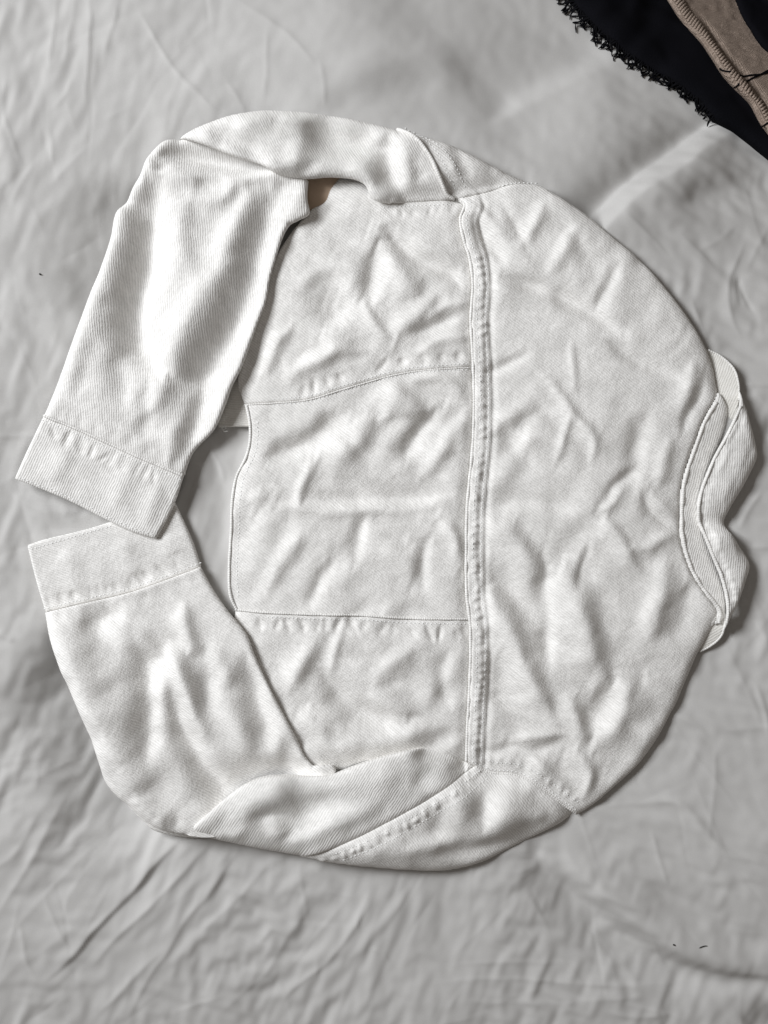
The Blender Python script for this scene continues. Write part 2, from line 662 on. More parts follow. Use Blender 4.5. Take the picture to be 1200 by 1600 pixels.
def tube(name, P3, r, mat, parent, sides=8, taper=False):
    """round cord through 3-D layout points"""
    P3 = np.asarray(P3, float)
    n = len(P3)
    T = np.gradient(P3, axis=0)
    T /= np.linalg.norm(T, axis=1)[:, None] + 1e-9
    up = np.array([0, 0, 1.0])
    A = np.cross(T, up)
    A /= np.linalg.norm(A, axis=1)[:, None] + 1e-9
    B = np.cross(A, T)
    rr = np.full(n, float(r)) if np.isscalar(r) else np.asarray(r, float)
    if taper:
        s = np.linspace(0, 1, n)
        rr = rr * np.sqrt(np.clip(1 - (2 * s - 1) ** 6, .04, 1))
    ang = np.linspace(0, 2 * math.pi, sides, endpoint=False)
    V = P3[:, None] + rr[:, None, None] * (np.cos(ang)[None, :, None] * A[:, None] + np.sin(ang)[None, :, None] * B[:, None])
    V = V.reshape(-1, 3)
    i = np.arange(n - 1)[:, None] * sides
    j = np.arange(sides)[None]
    j2 = (j + 1) % sides
    q = np.stack([i + j, i + j2, i + sides + j2, i + sides + j], -1).reshape(-1, 4)
    L = np.concatenate([[0], np.cumsum(np.linalg.norm(np.diff(P3, axis=0), axis=1))])
    uv = np.stack([np.repeat(L, sides) * 1.0, np.tile(np.arange(sides) * 1.3, n)], -1)
    caps = [np.arange(sides)[::-1][None], ((n - 1) * sides + np.arange(sides))[None]]
    return mesh_obj(name, W(V[:, 0], V[:, 1], V[:, 2]), [q] + caps, mat, parent, uv)


def cord(name, panel, pts, r, lift, mat=None, parent=None, wob=.5):
    q = resample(catmull(pts, 3), 3.0)
    z = panel.z(q[:, 0], q[:, 1]) + lift
    k = np.ones(9) / 9
    zp = np.concatenate([np.full(4, z[0]), z, np.full(4, z[-1])])
    z = np.convolve(zp, k, 'valid') * .6 + z * .4
    z = z + wob * N2(q[:, 0], q[:, 1], 11)
    rr = r * (1 + .18 * N1(q[:, 0], q[:, 1], 14))
    return tube(name, np.column_stack([q, z]), rr, mat or DENIM, parent or panel.obj)


def stitches(panel, lines, parent=None, pitch=7.4, ln=5.0, w=.95, lift=.0, name='stitching'):
    """rows of thread stitches, each a small rounded bead; too fine to pick apart singly"""
    Vs, Fs, n = [], [], 0
    sides = 6
    for pts in lines:
        P = resample(catmull(pts, 3), pitch)
        if len(P) < 3:
            continue
        d = np.gradient(P, axis=0)
        d /= np.hypot(d[:, 0], d[:, 1])[:, None] + 1e-9
        P = P + np.column_stack([RNG.normal(0, .25, len(P)), RNG.normal(0, .25, len(P))])
        for sgn in [0]:
            t = np.array([-.5, -.3, 0, .3, .5]) * ln
            rad = np.array([.35, .85, 1., .85, .35]) * w
            drop = np.array([-1.2, -.3, .15, -.3, -1.2])
            cx = P[:, None, 0] + d[:, None, 0] * t
            cy = P[:, None, 1] + d[:, None, 1] * t
            cz = panel.z(cx.ravel(), cy.ravel()).reshape(cx.shape) + drop + lift
            ang = np.linspace(0, 2 * math.pi, sides, endpoint=False)
            nx, ny = -d[:, 1], d[:, 0]
            X = cx[:, :, None] + nx[:, None, None] * np.cos(ang) * rad[:, None]
            Y = cy[:, :, None] + ny[:, None, None] * np.cos(ang) * rad[:, None]
            Z = cz[:, :, None] + np.sin(ang) * rad[:, None] * .8 + np.zeros_like(X)
            m = len(P)
            base = n + np.arange(m)[:, None, None] * 5 * sides
            i = np.arange(4)[None, :, None] * sides
            j = np.arange(sides)[None, None]
            j2 = (j + 1) % sides
            f = np.stack([base + i + j, base + i + j2, base + i + sides + j2, base + i + sides + j], -1).reshape(-1, 4)
            Vs.append(W(X.ravel(), Y.ravel(), Z.ravel()))
            Fs.append(f)
            n += m * 5 * sides
    V = np.concatenate(Vs)
    o = mesh_obj(name, V, [np.concatenate(Fs)], THREAD, parent or panel.obj, np.zeros((len(V), 2)) + V[:, :2] / S)
    o['kind'] = 'stuff'
    return o


def thing(name, loc, label, cat):
    o = bpy.data.objects.new(name, None)
    col.objects.link(o)
    o.empty_display_size = .05
    o['label'] = label
    o['category'] = cat
    return o


# ------------------------------------------------------------------ bed sheet
JACKET_OUT = catmull([(285, 222), (330, 200), (430, 180), (520, 185), (640, 212), (720, 235), (840, 290), (930, 350), (1040, 450),
                      (1105, 555), (1150, 610), (1172, 715), (1125, 820), (1160, 890), (1125, 985), (1085, 1020), (1050, 1100),
                      (1000, 1180), (905, 1268), (850, 1300), (690, 1360), (560, 1352), (400, 1322), (300, 1300), (235, 1290), (165, 1215),
                      (100, 1030), (55, 855), (34, 749), (78, 650), (150, 460), (205, 320), (240, 250), (285, 222)], 14)


GAP = np.array([(225, 760), (330, 640), (400, 640), (400, 960), (340, 960), (300, 860), (225, 800), (30, 800), (30, 780), (225, 760)], float)


def inside(P, x, y):
    ins = np.zeros(x.shape, bool)
    for i in range(len(P) - 1):
        ax, ay = P[i]
        bx, by = P[i + 1]
        if ay == by:
            continue
        ins ^= ((ay > y) != (by > y)) & (x < (bx - ax) * (y - ay) / (by - ay) + ax)
    return ins


St = Stroke
SHEET_STROKES = [
    # broad hollows and swells of the bedding
    St([(85, 960), (145, 1120), (200, 1230), (290, 1320)], 82, 40, -42, .2, .3),
    St([(250, 270), (205, 400), (160, 540)], 88, 30, -36, .3, .3),
    St([(640, -40), (520, 140), (420, 240)], 130, 110, 12, .2, .3),
    St([(960, -20), (860, 140), (760, 240)], 120, 70, -18, .2, .3),
    # groove and ridge running up to the dark clothes
    St([(1180, 130), (1050, 225), (960, 300), (880, 380), (850, 420)], 36, 14, -27, .25, .15, 1.5),
    St([(1190, 165), (1065, 258), (985, 318), (915, 395), (890, 430)], 20, 70, 19, .3, .2, 1.5),
    St([(1260, 270), (1140, 290), (1050, 320)], 30, 30, -9, .2, .3),
    # fold at lower right
    St([(850, 1290), (840, 1350), (905, 1410), (990, 1480), (1080, 1520), (1220, 1540)], 40, 20, -20, .12, .2),
    St([(880, 1290), (900, 1350), (960, 1410), (1040, 1470), (1120, 1510), (1240, 1525)], 22, 45, 15, .15, .2),
    St([(985, 1370), (1060, 1410), (1140, 1455), (1240, 1500)], 26, 22, -9, .3, .2),
    St([(1180, 1640), (1240, 1580)], 30, 30, -14, .1, .1),
    St([(500, 130), (620, 100), (760, 70)], 50, 40, 7),
    St([(470, 190), (600, 140), (720, 100)], 30, 30, -5),
    St([(1000, 60), (880, 130), (760, 200)], 26, 60, 11),
    # crisp creases, upper left
    St([(140, -10), (143, 60), (140, 130), (135, 182)], 7, 3, 3.4, .1, .3, 1.3),
    St([(92, -10), (86, 60), (80, 125)], 5, 4, 2.4, .2, .3, 1.3),
    St([(120, -10), (110, 60), (103, 110)], 4, 7, 2.2, .2, .3, 1.3),
    St([(190, -10), (175, 55), (163, 120)], 6, 4, 2.6, .1, .4, 1.3),
    St([(120, 120), (105, 155), (80, 182)], 4, 4, 2.2, .3, .3, 1.3),
    St([(212, 8), (240, 58), (275, 112), (310, 147), (350, 182)], 4, 5, 3.4, .2, .2, 1.3),
    St([(350, 120), (375, 160), (385, 185)], 5, 5, 2.4, .3, .3, 1.3),
    St([(360, -10), (400, 20), (450, 50), (500, 110)], 6, 5, 2.6, .2, .3, 1.3),
    St([(418, 40), (416, 110), (410, 170)], 4, 5, 2.3, .3, .3, 1.3),
    St([(500, 90), (505, 130), (507, 170)], 4, 4, 2.0, .3, .3, 1.3),
    St([(20, 100), (12, 170), (30, 240), (42, 275)], 5, 4, 2.4, .3, .3, 1.3),
    St([(80, 200), (84, 240), (78, 275)], 4, 6, 2.4, .3, .3, 1.3),
    St([(150, 225), (110, 260), (75, 300)], 5, 5, 2., .3, .3, 1.3),
    St([(60, 250), (30, 310), (20, 340)], 5, 5, 2., .3, .3, 1.3),
    St([(0, 200), (20, 260), (18, 300)], 14, 12, 3),
    # left middle
    St([(-10, 683), (40, 683), (76, 682)], 3, 5, 2.4, .1, .1, 1.3),
    St([(75, 800), (50, 790), (20, 770)], 5, 5, 1.6),
    St([(30, 1000), (0, 985)], 6, 6, 2.),
    # lower left long straight creases
    St([(120, 1215), (80, 1290), (40, 1360), (-10, 1440)], 7, 10, 5., .2, .1, 1.4),
    St([(70, 1260), (30, 1325), (-10, 1360)], 8, 6, 3.6, .2, .1, 1.4),
    St([(300, 1295), (250, 1345), (180, 1420), (110, 1495), (60, 1545)], 16, 4, 4.6, .1, .2, 1.5),
    St([(340, 1305), (275, 1375), (200, 1450), (130, 1525)], 5, 5, 4.2, .1, .2, 1.3),
    St([(150, 1340), (110, 1400), (98, 1440)], 5, 7, 2.6, .2, .2, 1.3),
    St([(70, 1390), (90, 1450), (115, 1490)], 5, 4, 2.2, .2, .2, 1.3),
    St([(30, 1430), (45, 1500), (60, 1530)], 5, 6, 3., .2, .2, 1.3),
    St([(385, 1310), (330, 1390), (285, 1445), (262, 1485), (215, 1560), (190, 1610)], 10, 4, 4.4, .1, .1, 1.4),
    St([(260, 1480), (200, 1540), (140, 1600)], 5, 5, 3.2, .1, .1, 1.3),
    St([(430, 1335), (390, 1385), (345, 1430), (300, 1470)], 5, 6, 2.8, .2, .2, 1.3),
    St([(590, 1385), (575, 1420), (540, 1475), (500, 1520), (450, 1560), (430, 1600)], 12, 4, 4.6, .1, .2, 1.4),
    St([(580, 1390), (560, 1440), (562, 1470)], 4, 6, 2.8, .2, .3, 1.3),
    St([(500, 1400), (450, 1470), (410, 1530), (330, 1600)], 8, 7, 2.8, .2, .2, 1.4),
    St([(640, 1380), (600, 1450), (540, 1510)], 9, 9, 2.6),
    St([(575, 1485), (600, 1495), (615, 1508)], 4, 4, 2., .2, .2, 1.3),
    St([(380, 1470), (400, 1480), (430, 1450)], 4, 4, 2., .3, .3, 1.3),
    # bottom right
    St([(700, 1515), (800, 1508), (900, 1510)], 4, 4, 1.8, .3, .3, 1.3),
    St([(650, 1545), (780, 1535), (960, 1545), (1100, 1540)], 6, 5, 2.4, .2, .3, 1.3),
    St([(700, 1570), (860, 1575), (1040, 1560)], 8, 6, 2.6, .2, .3, 1.3),
    St([(950, 1590), (1010, 1596), (1060, 1592)], 5, 4, 2.4, .2, .3, 1.3),
    St([(1015, 1290), (1030, 1340), (1045, 1392)], 4, 5, 3., .2, .2, 1.3),
    St([(820, 1390), (850, 1440), (860, 1470)], 5, 5, 1.8, .3, .3, 1.3),
    St([(1040, 1105), (1080, 1130), (1112, 1155)], 4, 5, 3., .1, .1, 1.3),
    St([(1115, 1155), (1112, 1230), (1102, 1320)], 5, 6, 2.4, .1, .3, 1.3),
    St([(1240, 1130), (1180, 1135), (1110, 1138)], 4, 4, 1.6, .1, .2, 1.3),
    St([(1130, 1000), (1165, 1080), (1190, 1150)], 6, 6, 2., .3, .3, 1.3),
    St([(1060, 1250), (980, 1255), (920, 1262)], 4, 5, 2., .2, .2, 1.3),
    St([(1000, 1245), (1060, 1255), (1120, 1320), (1200, 1350)], 8, 8, 3.4),
    St([(1175, 1060), (1190, 1110), (1200, 1160)], 5, 5, 2.),
    # right middle
    St([(1240, 852), (1190, 853), (1155, 853)], 3, 3, 2.2, .1, .1, 1.3),
    St([(1230, 600), (1180, 602), (1150, 598)], 4, 4, 2.4, .1, .1, 1.3),
    St([(1175, 360), (1155, 410), (1140, 450), (1142, 490), (1160, 540)], 6, 4, 3.6, .2, .2, 1.3),
    St([(1158, 425), (1168, 465), (1182, 497)], 4, 4, -4.2, .15, .1, 1.3),
    St([(1157, 430), (1160, 480)], 3, 3, -2.6, .2, .2, 1.3),
    St([(1215, 340), (1185, 390), (1172, 425)], 5, 5, 2.6, .3, .3, 1.3),
    St([(1165, 340), (1120, 375), (1090, 390)], 5, 5, 2.2, .3, .3, 1.3),
    St([(968, 325), (1010, 365), (1050, 405)], 4, 4, 2.4, .2, .2, 1.3),
    St([(1060, 360), (1100, 395), (1125, 425)], 4, 4, 2.0, .2, .2, 1.3),
    St([(1080, 460), (1095, 510), (1110, 545)], 7, 4, 3., .2, .2, 1.4),
    St([(1172, 690), (1200, 670), (1230, 655)], 9, 14, -5),
    St([(1190, 760), (1165, 800), (1150, 830)], 6, 6, 2.2),
    St([(1170, 930), (1190, 990), (1180, 1040)], 9, 9, 2.6),
    # gap between the cuffs and the hem
    St([(330, 700), (345, 780), (340, 900)], 20, 18, -5),
    St([(320, 690), (345, 730), (352, 760)], 4, 4, 1.6),
]
for q in SHEET_STROKES:
    if q.sharp < 1.45:                    # pressed creases: flat flanks, sharp crest
        q.sharp = 1.0
        q.w1 *= 1.8
        q.w2 *= 1.4
        q.h *= .55
        q.w1 *= .7
        q.w2 *= .7
SHEET_STROKES += creases(35, (-20, -20, 420, 520), 98, 24, (50, 190), (9, 24), (.5, 1.7), 1.0, 1, .08)
SHEET_STROKES += creases(23, (-20, 250, 260, 1000), 120, 35, (40, 150), (9, 26), (.4, 1.4), 1.0, 2, .08)
SHEET_STROKES += creases(40, (-20, 1180, 760, 1620), 126, 11, (90, 330), (10, 34), (.6, 2.2), 1.0, 3, .05)
SHEET_STROKES += creases(25, (860, 980, 1220, 1620), 70, 45, (40, 190), (9, 26), (.3, 1.2), 1.0, 4, .06)
SHEET_STROKES += creases(20, (1000, 320, 1240, 980), 70, 50, (40, 170), (9, 26), (.3, 1.2), 1.0, 5, .06)
SHEET_STROKES += creases(18, (700, 1330, 1240, 1620), 8, 14, (60, 260), (10, 26), (.3, 1.2), 1.0, 6, .06)
SHEET_STROKES += creases(15, (380, -20, 900, 330), 95, 30, (40, 140), (10, 26), (.2, .7), 1.0, 7, .06)

for k_, bx_ in enumerate(((-20, -20, 440, 700), (-20, 700, 240, 1300), (-20, 1250, 800, 1620), (820, 1000, 1230, 1620), (1000, 330, 1230, 1000))):
    SHEET_STROKES += creases(34, bx_, (100, 110, 128, 60, 75)[k_], 30, (40, 220), (2.6, 5), (.35, 1.0), 1.0, 80 + k_, .05)

SHEET_CREASE = [q for q in SHEET_STROKES if q.sharp == 1.0]
SHEET_BROAD = [q for q in SHEET_STROKES if q.sharp != 1.0]



def dip(x, y):
    t = np.clip(((x - 470) * .62 - (y - 230) * .9) / 540, 0, 1.35)
    return 125 * t * t


def sheet_swell(x, y):
    q = 5 * N1(x, y, 260) + 3 * N2(x, y, 120)
    return apply(SHEET_BROAD, x, y, q, 1.1)


def sheet_slack(x, y):
    e = .0032 * np.clip(.75 + .9 * N5(x, y, 230), .1, 1.5)
    e = e * (1 - .8 * np.exp(-(((x - 760) / 260) ** 2 + ((y - 130) / 190) ** 2)))
    low = np.clip((y - 1150) / 150, 0, 1)
    rt = np.clip((x - 780) / 200, 0, 1)
    ang = 98 + 30 * N2(x, y, 160) + low * (1 - rt) * 28 + rt * (40 * N3(x, y, 200) - 40 + 0 * low)
    return e * (1 + .5 * low * (1 - rt)), ang


def crumple_slack(x, y):
    e, ang = sheet_slack(x, y)
    return e * 2.4, ang + 50 * N6(x, y, 110)


SHEET_MAP = ClothMap((-130, -130, 1334, 1734), sheet_slack, .3, cells=(40, 20, 10), iters=(260, 220, 120),
                     bend=(0., .01, .03), pull=.0008, noise=(3.5, 1.2, .4), seed=9)
SHEET_CRUMPLE = ClothMap((-130, -130, 1334, 1734), crumple_slack, .35, cells=(24, 12, 6), iters=(60, 160, 160),
                         bend=(0., 0., .006), pull=.0016, noise=(.6, .8, .5), seed=10)


def sheet_z(x, y):
    z = sheet_swell(x, y) + .7 * SHEET_MAP(x, y) + 1.2 * SHEET_CRUMPLE(x, y)
    d = poly_dist(JACKET_OUT, x, y)[0]
    ins = inside(JACKET_OUT, x, y)
    dg = np.where(inside(GAP, x, y), 0, poly_dist(GAP, x, y)[0])
    side = np.clip((620 - x) / 560, 0, 1)
    amp = 3 + 9 * side
    fall = np.exp(-d / (36 + 40 * side))
    m = np.where(ins, np.clip(d / 30, 0, 1) * np.clip(dg / 26, 0, 1), 0)
    z = (1 - m) * (z - amp * np.where(ins, np.maximum(fall, .6), fall)) - m * amp
    flat = 1 - m
    q = np.zeros_like(z)
    apply(SHEET_CREASE, x, y, q, 1.1)
    # the bedding is sloped down towards the upper right corner to darken it
    return z + q * flat - dip(x, y)


cell = 3.2
gx, gy = np.meshgrid(np.arange(-130, 1330 + cell, cell), np.arange(-130, 1730 + cell, cell))
X, Y = gx.ravel(), gy.ravel()
Z = sheet_z(X, Y)
ny, nx = gx.shape
idx = np.arange(nx * ny).reshape(ny, nx)
quads = np.stack([idx[:-1, :-1], idx[1:, :-1], idx[1:, 1:], idx[:-1, 1:]], -1).reshape(-1, 4)
# bed body under the sheet: edges fall away
bd = np.concatenate([idx[0, :], idx[1:, -1], idx[-1, -2::-1], idx[-2:0:-1, 0]])
n0 = len(X)
X = np.concatenate([X, X[bd]]); Y = np.concatenate([Y, Y[bd]]); Z = np.concatenate([Z, np.full(len(bd), -260.)])
r = n0 + np.arange(len(bd))
sk = np.stack([bd, np.roll(bd, -1), np.roll(r, -1), r], -1)
sheet = mesh_obj('bed_sheet', W(X, Y, Z), [np.concatenate([quads, sk])], SHEET, None, np.stack([X, Y], -1))
sheet['kind'] = 'structure'

# ------------------------------------------------------------------ the jacket: shared height of the back
SEAM_TOP = [(383, 632), (430, 630), (483, 625), (530, 611), (567, 600), (610, 588), (650, 581), (700, 577), (735, 575)]
SEAM_BOT = [(369, 953), (420, 957), (500, 960), (560, 961), (640, 966), (733, 967)]
YOKE = [(711, 312), (724, 322), (717, 345), (721, 372), (732, 410), (736, 450), (733, 500), (736, 560), (738, 620), (736, 700),
        (730, 760), (727, 800), (726, 860), (727, 930), (732, 970), (733, 1010), (731, 1080), (728, 1140), (727, 1190)]
YOKE_R = [(x + 27, y) for x, y in YOKE]

BACK = [
    # right half (yoke)
    St([(768, 437), (830, 447), (890, 472), (950, 512), (978, 528)], 16, 9, -8, .1, .25),
    St([(762, 452), (800, 462), (850, 480)], 10, 16, 4),
    St([(945, 532), (1000, 566), (1058, 592)], 12, 9, -5, .2, .3),
    St([(742, 345), (765, 385), (785, 410)], 9, 14, -7, .1, .3),
    St([(735, 320), (758, 345), (790, 372)], 7, 7, 5, .1, .3),
    St([(785, 330), (800, 350), (815, 385)], 7, 6, -3.5),
    St([(860, 310), (835, 350), (800, 400)], 9, 9, 3.5),
    St([(905, 355), (880, 400), (850, 440)], 10, 12, 3.2),
    St([(960, 420), (945, 450), (925, 480)], 9, 9, -3.4),
    St([(818, 574), (848, 588), (868, 616), (886, 644), (906, 664), (919, 690), (921, 745)], 6, 5, 4.6, .1, .25, 1.5),
    St([(886, 642), (877, 680), (862, 725)], 6, 5, 4, .1, .3, 1.5),
    St([(890, 545), (894, 575), (892, 612)], 5, 4, 3.2, .2, .2, 1.5),
    St([(810, 560), (790, 568), (765, 575)], 7, 9, -3.5),
    St([(840, 640), (800, 650), (770, 680)], 18, 16, 4),
    St([(770, 655), (800, 700), (830, 730)], 14, 14, -3.6),
    St([(1010, 640), (990, 700), (985, 745)], 18, 16, -4),
    St([(1050, 680), (1030, 720), (1020, 765)], 11, 11, 3.6),
    St([(1000, 730), (975, 745), (940, 790)], 9, 12, -5, .2, .2),
    St([(968, 760), (958, 778), (944, 792)], 9, 8, 4.6),
    St([(1025, 780), (1038, 792), (1050, 800)], 7, 6, 5, .2, .2),
    St([(1010, 775), (1020, 800), (1048, 820)], 9, 6, -5, .2, .2),
    St([(1040, 835), (1010, 850), (990, 850)], 9, 10, 3.4),
    St([(935, 797), (968, 842), (1000, 900)], 26, 6, 4.8, .15, .2, 1.6),
    St([(912, 860), (904, 885), (900, 915)], 5, 5, -4, .2, .2, 1.6),
    St([(930, 793), (870, 789), (810, 787), (756, 789)], 26, 10, -4.2, .2, .1),
    St([(756, 798), (790, 830), (830, 880), (860, 915)], 22, 12, 6.5, .1, .3),
    St([(760, 870), (800, 930), (845, 985)], 16, 22, -6, .2, .3),
    St([(752, 890), (785, 962), (812, 1030), (835, 1080), (868, 1135)], 22, 16, 9, .1, .25),
    St([(843, 850), (852, 920), (856, 990), (857, 1055)], 16, 6, -7, .25, .1),
    St([(765, 1010), (780, 1065), (800, 1110)], 20, 26, -7, .2, .3),
    St([(870, 870), (900, 950), (930, 1030), (948, 1075)], 34, 22, 10, .2, .2),
    St([(950, 1060), (940, 1100), (905, 1140)], 20, 20, -7, .3, .3),
    St([(880, 1075), (900, 1120), (915, 1165)], 12, 9, 4.5),
    St([(1042, 865), (1020, 935), (1000, 1010)], 24, 20, 6, .2, .3),
    St([(1070, 905), (1062, 950), (1045, 1010)], 16, 20, -3, .2, .2),
    St([(985, 1040), (960, 1110), (925, 1180)], 18, 26, 6),
    St([(800, 1163), (770, 1170), (750, 1160)], 10, 8, -4),
    St([(812, 1170), (850, 1195), (892, 1236)], 6, 6, 5, .15, .2, 1.6),
    St([(900, 1180), (918, 1210), (905, 1240)], 8, 10, 4),
    St([(880, 1150), (850, 1150), (810, 1160)], 10, 8, 3.4),
    St([(1060, 640), (1070, 600), (1085, 570)], 16, 12, 3.4),
    St([(1090, 610), (1075, 640), (1068, 670)], 8, 8, -4),
    # middle of the back
    St([(724, 774), (640, 780), (560, 783), (475, 783), (425, 786)], 26, 6, -7, .15, .15, 1.7),
    St([(430, 800), (520, 798), (600, 795), (690, 790)], 8, 34, 3.4),
    St([(598, 604), (637, 624), (656, 652), (650, 668)], 40, 9, 9, .2, .1),
    St([(684, 640), (650, 682), (622, 722)], 10, 12, -6.5, .15, .2),
    St([(626, 594), (683, 592), (708, 604), (730, 622)], 5, 5, 4.4, .2, .2, 1.6),
    St([(552, 640), (496, 680), (440, 706), (402, 716)], 16, 20, -7.5, .15, .2),
    St([(590, 650), (560, 690), (500, 730)], 26, 20, 5),
    St([(480, 732), (474, 760), (468, 785)], 8, 9, 5, .2, .2),
    St([(400, 770), (412, 780)], 13, 12, 4),
    St([(700, 690), (680, 720), (655, 750)], 14, 14, 3.4),
    St([(568, 820), (562, 845), (560, 870)], 15, 8, -5.5, .2, .3),
    St([(590, 850), (640, 880), (660, 905)], 12, 14, 3.6),
    St([(670, 850), (660, 880), (668, 910)], 12, 9, -4),
    St([(480, 830), (440, 880), (415, 930)], 16, 14, 4),
    St([(520, 880), (500, 910), (490, 945)], 12, 12, -3),
    St([(690, 820), (715, 850), (722, 890)], 12, 9, 4),
    # upper side panel
    St([(596, 350), (648, 400), (706, 425), (730, 462)], 12, 10, -9, .15, .2),
    St([(640, 372), (690, 400), (715, 420)], 12, 10, 5),
    St([(602, 395), (635, 440), (660, 470)], 22, 14, 8, .2, .3),
    St([(574, 480), (584, 500), (602, 520)], 7, 5, 6, .2, .2),
    St([(590, 390), (580, 440), (578, 480)], 12, 14, -6, .2, .3),
    St([(690, 455), (650, 500), (605, 525)], 16, 12, 5.5),
    St([(720, 495), (670, 515), (640, 520)], 8, 9, -4.5),
    St([(725, 480), (700, 485), (680, 500)], 9, 8, 4.5),
    St([(475, 592), (525, 556), (580, 549)], 8, 14, 4.5, .2, .2),
    St([(560, 530), (500, 560), (440, 600)], 22, 12, 5),
    St([(530, 540), (480, 560), (450, 590)], 12, 12, -4),
    St([(450, 520), (430, 550), (420, 580)], 16, 14, 5),
    St([(500, 420), (520, 480), (540, 520)], 30, 26, -5),
    St([(735, 530), (690, 535), (650, 550)], 8, 8, 4),
    # lower side panel
    St([(500, 1040), (530, 1092), (587, 1126), (640, 1134)], 16, 18, -6.5, .2, .2),
    St([(560, 1090), (610, 1098), (662, 1114)], 7, 14, 4.4),
    St([(500, 1000), (470, 1040), (450, 1080)], 14, 12, 4),
    St([(540, 990), (525, 1020), (518, 1050)], 8, 7, 4),
    St([(700, 1130), (600, 1150), (510, 1165), (450, 1155)], 20, 26, 7, .2, .2),
    St([(700, 1020), (690, 1060), (700, 1100)], 14, 10, -4),
    St([(650, 1010), (610, 1040), (580, 1070)], 12, 14, 3.6),
    St([(470, 1100), (500, 1140), (520, 1175)], 14, 14, 4),
]
for q in BACK:                            # short dents become longer, leaner creases
    P_ = q.P
    ln_ = np.hypot(*(P_[1:] - P_[:-1]).T).sum()
    if ln_ < 90:
        c_ = P_.mean(0)
        k_ = min(1.8, 100 / ln_)
        q.P = c_ + (P_ - c_) * k_
        q.w1 *= .8
        q.w2 *= .8
        q.bb = (q.bb[0] - 40, q.bb[1] + 40, q.bb[2] - 40, q.bb[3] + 40)
scaled(BACK, 1.75, .95)


COVER = [catmull([(455, 357), (432, 412), (418, 474), (380, 578), (338, 672), (250, 700), (250, 400), (300, 300), (470, 290), (485, 335), (455, 357)], 12),
         catmull([(316, 885), (356, 950), (398, 1015), (432, 1088), (466, 1152), (490, 1192), (540, 1215), (540, 1300), (250, 1250), (200, 1000), (316, 885)], 12),
         catmull([(560, 1192), (605, 1178), (650, 1170), (720, 1192), (720, 1300), (560, 1300), (560, 1192)], 12)]
YS = catmull(YOKE, 5)
YR = catmull(YOKE_R, 5)


BACK_OUT = catmull([(400, 300), (620, 285), (711, 300), (842, 290), (960, 375), (1055, 475), (1117, 616), (1061, 750), (1058, 838), (1115, 953), (1052, 1100),
                    (955, 1230), (902, 1271), (727, 1200), (400, 1200), (369, 953), (362, 780), (383, 632), (400, 470), (400, 300)], 20)


def back_target(x, y):
    z = 20 + 3.0 * N3(x, y, 230)
    z = z + 4 * np.exp(-(((x - 930) / 200) ** 2 + ((y - 720) / 400) ** 2))
    d = poly_dist(BACK_OUT, x, y)[0]
    return z - 12 * np.exp(-d / 55)


def on(strokes):
    return lambda x, y: apply(strokes, x, y, np.zeros_like(x))


SOFT = dict(cells=(16, 8, 4), iters=(150, 120, 80), bend=(.0, .004, .008), noise=(.8, .3, .05), pull=.004, gain=1.5, spread=6)
FIRM = dict(SOFT, pull=.005, bend=(.0, .02, .03), gain=1.05, spread=4, turn=12.)


def back_slack(x, y):
    yk = np.clip((x - 720) / 60, 0, 1)
    e = .006 * np.clip(.6 + 1.1 * N6(x, y, 150), .08, 1.6)
    ang = (128 + 25 * N2(x, y, 180)) * (1 - yk) + (62 + 40 * N2(x, y, 200)) * yk
    return e, ang


BACK_MAP = ClothMap((330, 260, 1140, 1300), back_slack, seed=3, start=on(BACK), **SOFT)
BACK_FINE = puckers(SEAM_TOP, 23, 30, 6, -3.0, -17, 1, (.25, 1.))
BACK_FINE += puckers(SEAM_BOT, 21, 36, 5.5, -2.8, 18, 2, (.1, 1.))
BACK_FINE += puckers([(608, 330), (705, 328)], 18, 24, 4.5, -2.0, 4, 3)
BACK_FINE += puckers(YOKE, 12, 16, 3.6, 2.8, -16, 4, (.12, 1.))
BACK_FINE += puckers([(765, 1195), (800, 1200), (830, 1212), (890, 1258)], 16, 22, 4, 1.6, -12, 8)


CRUMPLE = ClothMap((20, 150, 1140, 1390), lambda x, y: (.010 * np.clip(.55 + 1.3 * N1(x, y, 130), .05, 1.6), 90 + 120 * N4(x, y, 140)), .5,
                   cells=(24, 12, 6), iters=(140, 150, 70), bend=(0., .012, .03), pull=.0012, noise=(1.5, .8, .2), seed=14, turn=38.)


def back_z(x, y):
    z = back_target(x, y) + BACK_MAP(x, y) + fine(x, y)
    apply(BACK_FINE, x, y, z)
    for C in COVER:
        k = np.nonzero(inside(C, x, y))[0]
        if len(k):
            dd = poly_dist(C, x[k], y[k])[0]
            z[k] -= 14 * np.clip(dd / 46, 0, 1)
    # the felled yoke seam: a sunken line, then a raised band
    d, a, s, _, _ = poly_dist(YS, x, y, True)
    z = z - 4.4 * np.where(s > 0, np.exp(-(d / 11) ** 2), np.exp(-(d / 2.5) ** 2))
    band = np.where((s <= 0), np.clip((29 - d) / 3, 0, 1) * np.clip(d / 2, 0, 1), 0)
    z = z + 2.4 * band
    d2 = poly_dist(YR, x, y)[0]
    z = z - 2.4 * np.exp(-((d2 - 4) / 5) ** 2) * (s <= 0)
    return z


jacket = thing('denim_jacket', (0, 0, 0), 'white denim jacket lying crumpled face down on the pale sheet with both sleeves folded in', 'jacket')

